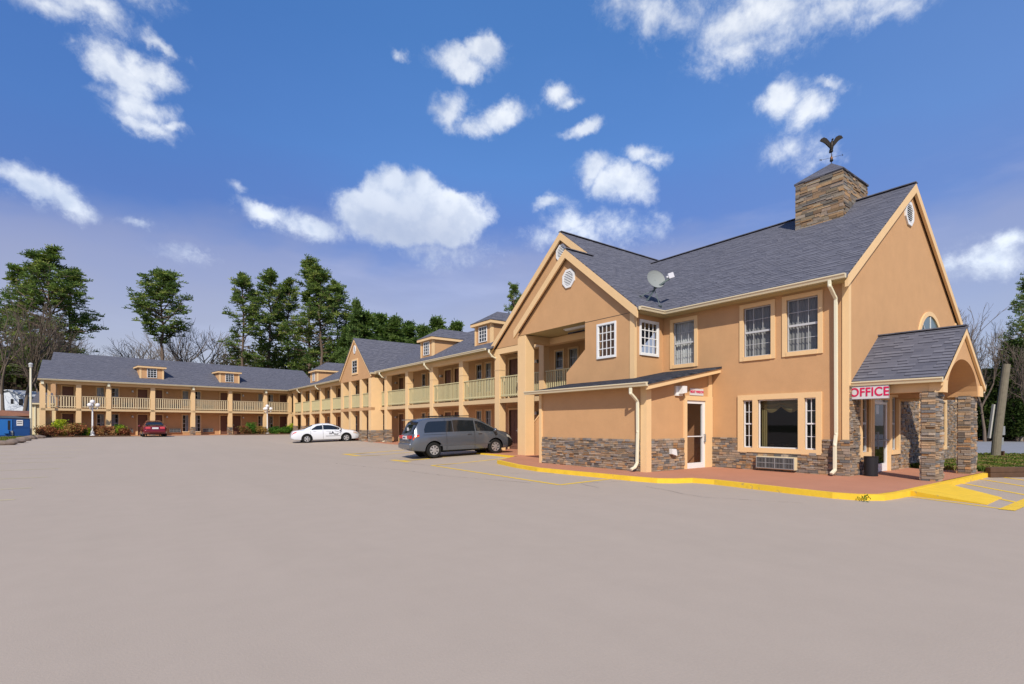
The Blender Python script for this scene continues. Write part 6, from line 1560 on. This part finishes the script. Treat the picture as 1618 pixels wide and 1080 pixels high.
# right-hand grass between porch and road
BED = [(20.5, 4.05), (19.75, 3.75), (22.4, 2.2), (28, -1.5), (34, -6), (40, 0), (32, 4.0), (31.0, 6.5), (27.5, 9.0), (20.5, 6.2)]
mb = MB(); mb.face([(x, y, .10) for x, y in BED]); mb.build('grass_bank', TURF, kind='structure')
def fnR(rg, n):
    a = rg.random(n); b = rg.random(n); x = 20.2+a*14; y0 = np.interp(x, [19.75, 22.4, 28, 34], [3.85, 2.35, -1.3, -5.7]); y1 = np.interp(x, [20, 24, 29, 31, 34], [6.0, 7.4, 8.0, 6.3, 2.0]); return np.stack([x, y0+(y1-y0)*b, 0*x], axis=1)
grass('grass', 'rough green and yellow grass between the porch and the road', fnR, 26000, .17, [(.09, .13, .03), (.13, .18, .03), (.20, .21, .05), (.24, .19, .08)], 72, lambda C: np.full(len(C), .10))
E1_ = [(19.78, 3.72), (22.4, 2.12), (25.2, .25), (28, -1.6)]
for k in range(3):
    for lv in (0, 1):
        a, b = E1_[k], E1_[k+1]; mb = MB(); mb.bar((a[0], a[1], .07+lv*.15), (b[0]-.03, b[1]+.02, .07+lv*.15), .16, .145)
        tag(mb.build('timber_edging', TIMBER, bevel=.015), '%s timber of the right-hand grass bank, %s' % (('lower', 'upper')[lv], ('nearest the porch column', 'in the middle of the run', 'farthest right')[k]), 'timber', 'timbers holding the grass bank')
for k, (a, b) in enumerate((((20.4, 4.9), (20.45, 5.72)), ((20.4, 5.75), (21.2, 5.75)))):
    mb = MB(); mb.bar((a[0], a[1], .16), (b[0], b[1], .16), .14, .13); tag(mb.build('timber_edging', TIMBER), ('short timber beside the porch floor', 'short timber against the entrance wall')[k], 'timber', 'timbers holding the grass bank')
# tuft of weeds at the kerb
rg = np.random.default_rng(9); n = 34; C = rg.normal(size=(n, 3))*np.array([.07, .05, .0])+np.array([11.62, 3.98, .05]); C[:, 2] = rg.uniform(.0, .13, n); V, F = leaf_quads(rg, C, unit(rg, n)*.6+np.array([0, 0, .6]), rg.uniform(.04, .09, n), .018)
o = bpy.data.objects.new('weed_tuft', fast_mesh('weed_tuft', V, F, np.array([(.08, .14, .02), (.14, .20, .03)])[rg.integers(0, 2, n)], (GRASSM,))); COL.objects.link(o); tag(o, 'tuft of green weeds growing from the yellow kerb corner', 'weed')
# --- right edge: cut-off utility pole
t = thing('utility_pole', 'weathered cut-off wooden pole leaning right on the grass by the road', 'pole', (29.05, 5.25, 0)); 
mb = MB(); mb.tube([(29.05, 5.25, -.2), (29.12, 5.19, 1.0), (29.30, 5.07, 2.6), (29.45, 4.96, 4.02)], [.165, .155, .145, .135], 14); mb.build('shaft', POLEW, t)
M_ = Matrix.Translation((29.05, 5.25, 0)) @ Matrix.Rotation(-YAW, 4, 'Z')
mb = MB(M_); mb.box(.22, .34, -.1, .05, 1.08, 1.45); mb.cut(); mb.box(.17, .28, -.1, .05, .68, .98); mb.build('meter_box', GREYMETAL, t)
mb = MB(M_); mb.bar((-.33, -.1, .95), (-.14, -.1, 2.35), .10, .06); mb.build('conduit', mat('pale_conduit', (.42, .40, .36), .7), t); mb = MB(M_); mb.bar((.17, -.18, -.05), (.19, -.16, .42), .11, .05); mb.build('brace', TIMBER, t)
# cars parked far behind the hedge
for k, (px, lb) in enumerate(((1592, 'pale parked car half hidden behind the hedge, right of the wooden pole'), (1557, 'pale parked car half hidden behind the hedge, left of the wooden pole'))):
    p = at_px(px, 47.6, 0); t = thing('parked_car', lb, 'car', p, -YAW, 'cars parked behind the hedge'); M = WM[t]
    mb = MB(M); mb.prism([(-2.0, .55), (2.0, .55), (2.1, .95), (1.9, 1.2), (1.0, 1.35), (.5, 1.8), (-.9, 1.85), (-1.5, 1.4), (-2.05, 1.3)], 0, 1.6); mb.build('body', mat('far_car_paint', (.50, .53, .58), .35), t, bevel=.08)
    mb = MB(M); mb.prism([(-1.35, 1.40), (.9, 1.38), (.45, 1.72), (-.85, 1.76)], -.012, 0); mb.build('side_window', GLASSC, t)
    mb = MB(M)
    for x in (-1.3, 1.3): mb.tube([(x, -.02, .6), (x, .2, .6)], .3, 16); mb.cut()
    mb.build('wheel', RUBBER, t)
# --- office small things
t = thing('office_sign', 'white sign with red block letters reading OFFICE hung under the porch gutter', 'sign', (15.72, 5.70, 2.2)); 
SD = Matrix.Translation((0, 0, -.075))
mb = MB(SD @ FX(15.74, 5.74)); mb.box(0, .86, 0, .05, 2.27, 2.60); mb.build('panel', SIGNW, t); mb = MB(SD @ FX(15.74, 5.74)); mb.box(-.012, .872, .005, .045, 2.258, 2.27); mb.cut(); mb.box(-.012, .872, .005, .045, 2.60, 2.612); mb.cut(); mb.box(-.012, 0, .005, .045, 2.27, 2.60); mb.cut(); mb.box(.86, .872, .005, .045, 2.27, 2.60); mb.build('frame', mat('sign_frame', (.35, .32, .34), .4), t)
text_obj('OFFICE', .32, .004, REDLET, SD @ FX(15.736, 5.74) @ Matrix.Translation((.43, -.002, 2.437)), 'lettering', t, .006, .84)
t = thing('door_sign', 'small white sign with red letters above the glass side door', 'sign', (14.37, 9.73, 2.44))
mb = MB(FY(0, 9.79)); mb.box(14.36, 15.07, -.03, -.001, 2.445, 2.66); mb.build('panel', SIGNW, t); text_obj('NIGHT WINDOW', .112, .003, REDLET, FY(14.715, 9.757) @ Matrix.Translation((0, 0, 2.552)), 'lettering', t, .004, .78)
text_obj('1014', .09, .004, DARK, FY(17.85, YB-.075) @ Matrix.Translation((0, 0, 2.335)), 'house_number', OFF, .002)
t = thing('trash_can', 'black cylindrical trash can beside the entrance door', 'trash can', (16.20, 5.42, .12)); M = WM[t]
mb = MB(M); n = 24; mb.tube([(0, 0, 0), (0, 0, .50)], [.155, .165], n, caps=True); mb.build('bin', mat('can_black', (.018, .018, .022), .55, bump=.4, bscale=60), t, smooth=False)
mb = MB(M); mb.tube([(0, 0, .505), (0, 0, .53)], [.17, .17], n); mb.cut(); mb.tube([(0, 0, 0.01), (0, 0, .03)], [.165, .165], n); mb.build('rim', DARK, t)
# satellite dish
t = thing('satellite_dish', 'grey satellite dish on a strut mount at the roof valley over the office', 'satellite dish', (15.1, 11.9, 5.9))
DC = Vector((15.26, 11.82, 6.70)); TR = (at_px(1078, 17.2)[0], at_px(1078, 17.2)[1])
dirn = (CR*.30 - CF*.92 + Vector((0, 0, .22))).normalized()
q = dirn.to_track_quat('Z', 'Y').to_matrix().to_4x4(); MD_ = Matrix.Translation(DC) @ q
mb = MB(MD_); n = 28; rings = [(0, 0), (.12, .008), (.24, .03), (.34, .062), (.37, .078), (.375, .07)]
for (r0, h0), (r1, h1) in zip(rings[:-1], rings[1:]):
    for i in range(n):
        a, b = 2*math.pi*i/n, 2*math.pi*(i+1)/n; f = lambda r, a, h: (r*math.cos(a)*.98, r*math.sin(a)*.9, h)
        if r0 == 0: mb.face([f(0, 0, h0), f(r1, a, h1), f(r1, b, h1)])
        else: mb.face([f(r0, a, h0), f(r1, a, h1), f(r1, b, h1), f(r0, b, h0)])
mb.build('reflector', DISHM, t, smooth=True)
loc = lambda x, y, z: tuple(MD_ @ Vector((x, y, z)))
top = Vector(loc(0, 0, -.02)); piv = Vector((15.29, 11.87, 6.36))
mb = MB(); mb.bar(top, piv, .05); mb.bar(piv, (15.0, 12.0, 5.93), .05); mb.build('mast', GALV, t)
for e in ((14.9, 12.2, 6.12), (15.42, 11.72, 5.76)): mb = MB(); mb.bar(piv, e, .025); mb.box(e[0]-.05, e[0]+.05, e[1]-.05, e[1]+.05, e[2]-.03, e[2]+.02); mb.build('strut', GALV, t)
lnb = DC + CR*.52 + Vector((0, 0, .10)) - CF*.15
mb = MB(); mb.bar(Vector(loc(0, 0, -.03)) + Vector((0, 0, -.3)), lnb + Vector((0, 0, -.06)), .055); mb.build('feed_arm', GALV, t)
mb = MB(Matrix.Translation(lnb) @ Matrix.Rotation(-YAW, 4, 'Z') @ Matrix.Rotation(R(-18), 4, 'Y')); mb.box(-.10, .10, -.06, .06, -.09, .10); mb.cut(); mb.box(-.17, -.10, -.03, .03, -.03, .03); mb.build('receiver', mat('receiver_white', (.62, .62, .66), .4), t, bevel=.01)
# weathervane with eagle
vx_, vy_, vz_ = (CX0+CX1)/2, (CY0+CY1)/2, 10.95
t = thing('weathervane', 'dark weathervane with a spread-winged eagle on top of the stone chimney', 'weathervane', (vx_, vy_, vz_)); M = Matrix.Translation((vx_, vy_, vz_)) @ Matrix.Rotation(-YAW, 4, 'Z') @ Matrix.Diagonal((.95, .95, .84, 1))
mb = MB(M); mb.tube([(0, 0, -.1), (0, 0, .62)], .013, 8); mb.build('rod', BRONZE, t)
mb = MB(M); mb.sphere((0, 0, .15), .062, 14, 10); mb.cut(); mb.sphere((0, 0, .55), .06, 14, 10); mb.build('ball', BRONZE, t, smooth=True)
mb = MB(M); mb.tube([(0, 0, .19), (0, 0, .23), (0, 0, .30), (0, 0, .33)], [.045, .05, .035, .02], 10); mb.build('collar', mat('old_copper', (.22, .10, .05), .5, metal=.6), t)
mb = MB(M); mb.bar((-.30, .12, .24), (.30, -.12, .31), .009); mb.bar((-.12, -.25, .27), (.12, .25, .27), .009); mb.build('arm', BRONZE, t)
text_obj('N', .10, .004, BRONZE, M @ Matrix.Translation((-.34, .12, .235)), 'direction_letter', t, .003); text_obj('S', .09, .004, BRONZE, M @ Matrix.Translation((.34, -.12, .315)), 'direction_letter', t, .002)
segs_ = [((0, 0, .60), .05), ((0, 0, .68), .065), ((0, .0, .80), .075), ((0, -.01, .90), .06), ((.01, -.02, .97), .035), ((.015, -.04, 1.03), .040), ((.02, -.07, 1.06), .02)]
mb = MB(M); mb.tube([p for p, r in segs_], [r for p, r in segs_], 12)
for sg, dy in ((-1, 0), (1, .05)):
    up = [(.03, .84), (.10, .98), (.20, 1.10), (.30, 1.14), (.40, 1.08), (.44, 1.00)] if sg < 0 else [(.03, .86), (.09, 1.02), (.18, 1.17), (.28, 1.23), (.38, 1.22), (.43, 1.14)]
    lo = [(.02, .66), (.13, .76), (.22, .86), (.30, .92), (.38, .95), (.45, .985)] if sg < 0 else [(.02, .68), (.13, .82), (.21, .93), (.28, 1.01), (.36, 1.07), (.44, 1.12)]
    for i in range(5):
        (a, b), (c, d), (e, f), (g_, h_) = up[i], up[i+1], lo[i+1], lo[i]
        th_ = .028*(1-i/6); P = [(sg*a, -th_, b), (sg*c, -th_, d), (sg*e, -th_, f), (sg*g_, -th_, h_)]; Q = [(x, th_, z) for x, y, z in P]
        if sg > 0: P, Q = P, Q
        mb.face(P); mb.face(Q[::-1]); mb.face([P[0], P[1], Q[1], Q[0]]); mb.face([P[3], P[2], Q[2], Q[3]])
mb.tube([(0, .02, .72), (0, .05, .62), (0, .06, .52)], [.03, .05, .055], 8); mb.build('eagle', BRONZE, t, smooth=False)
# end
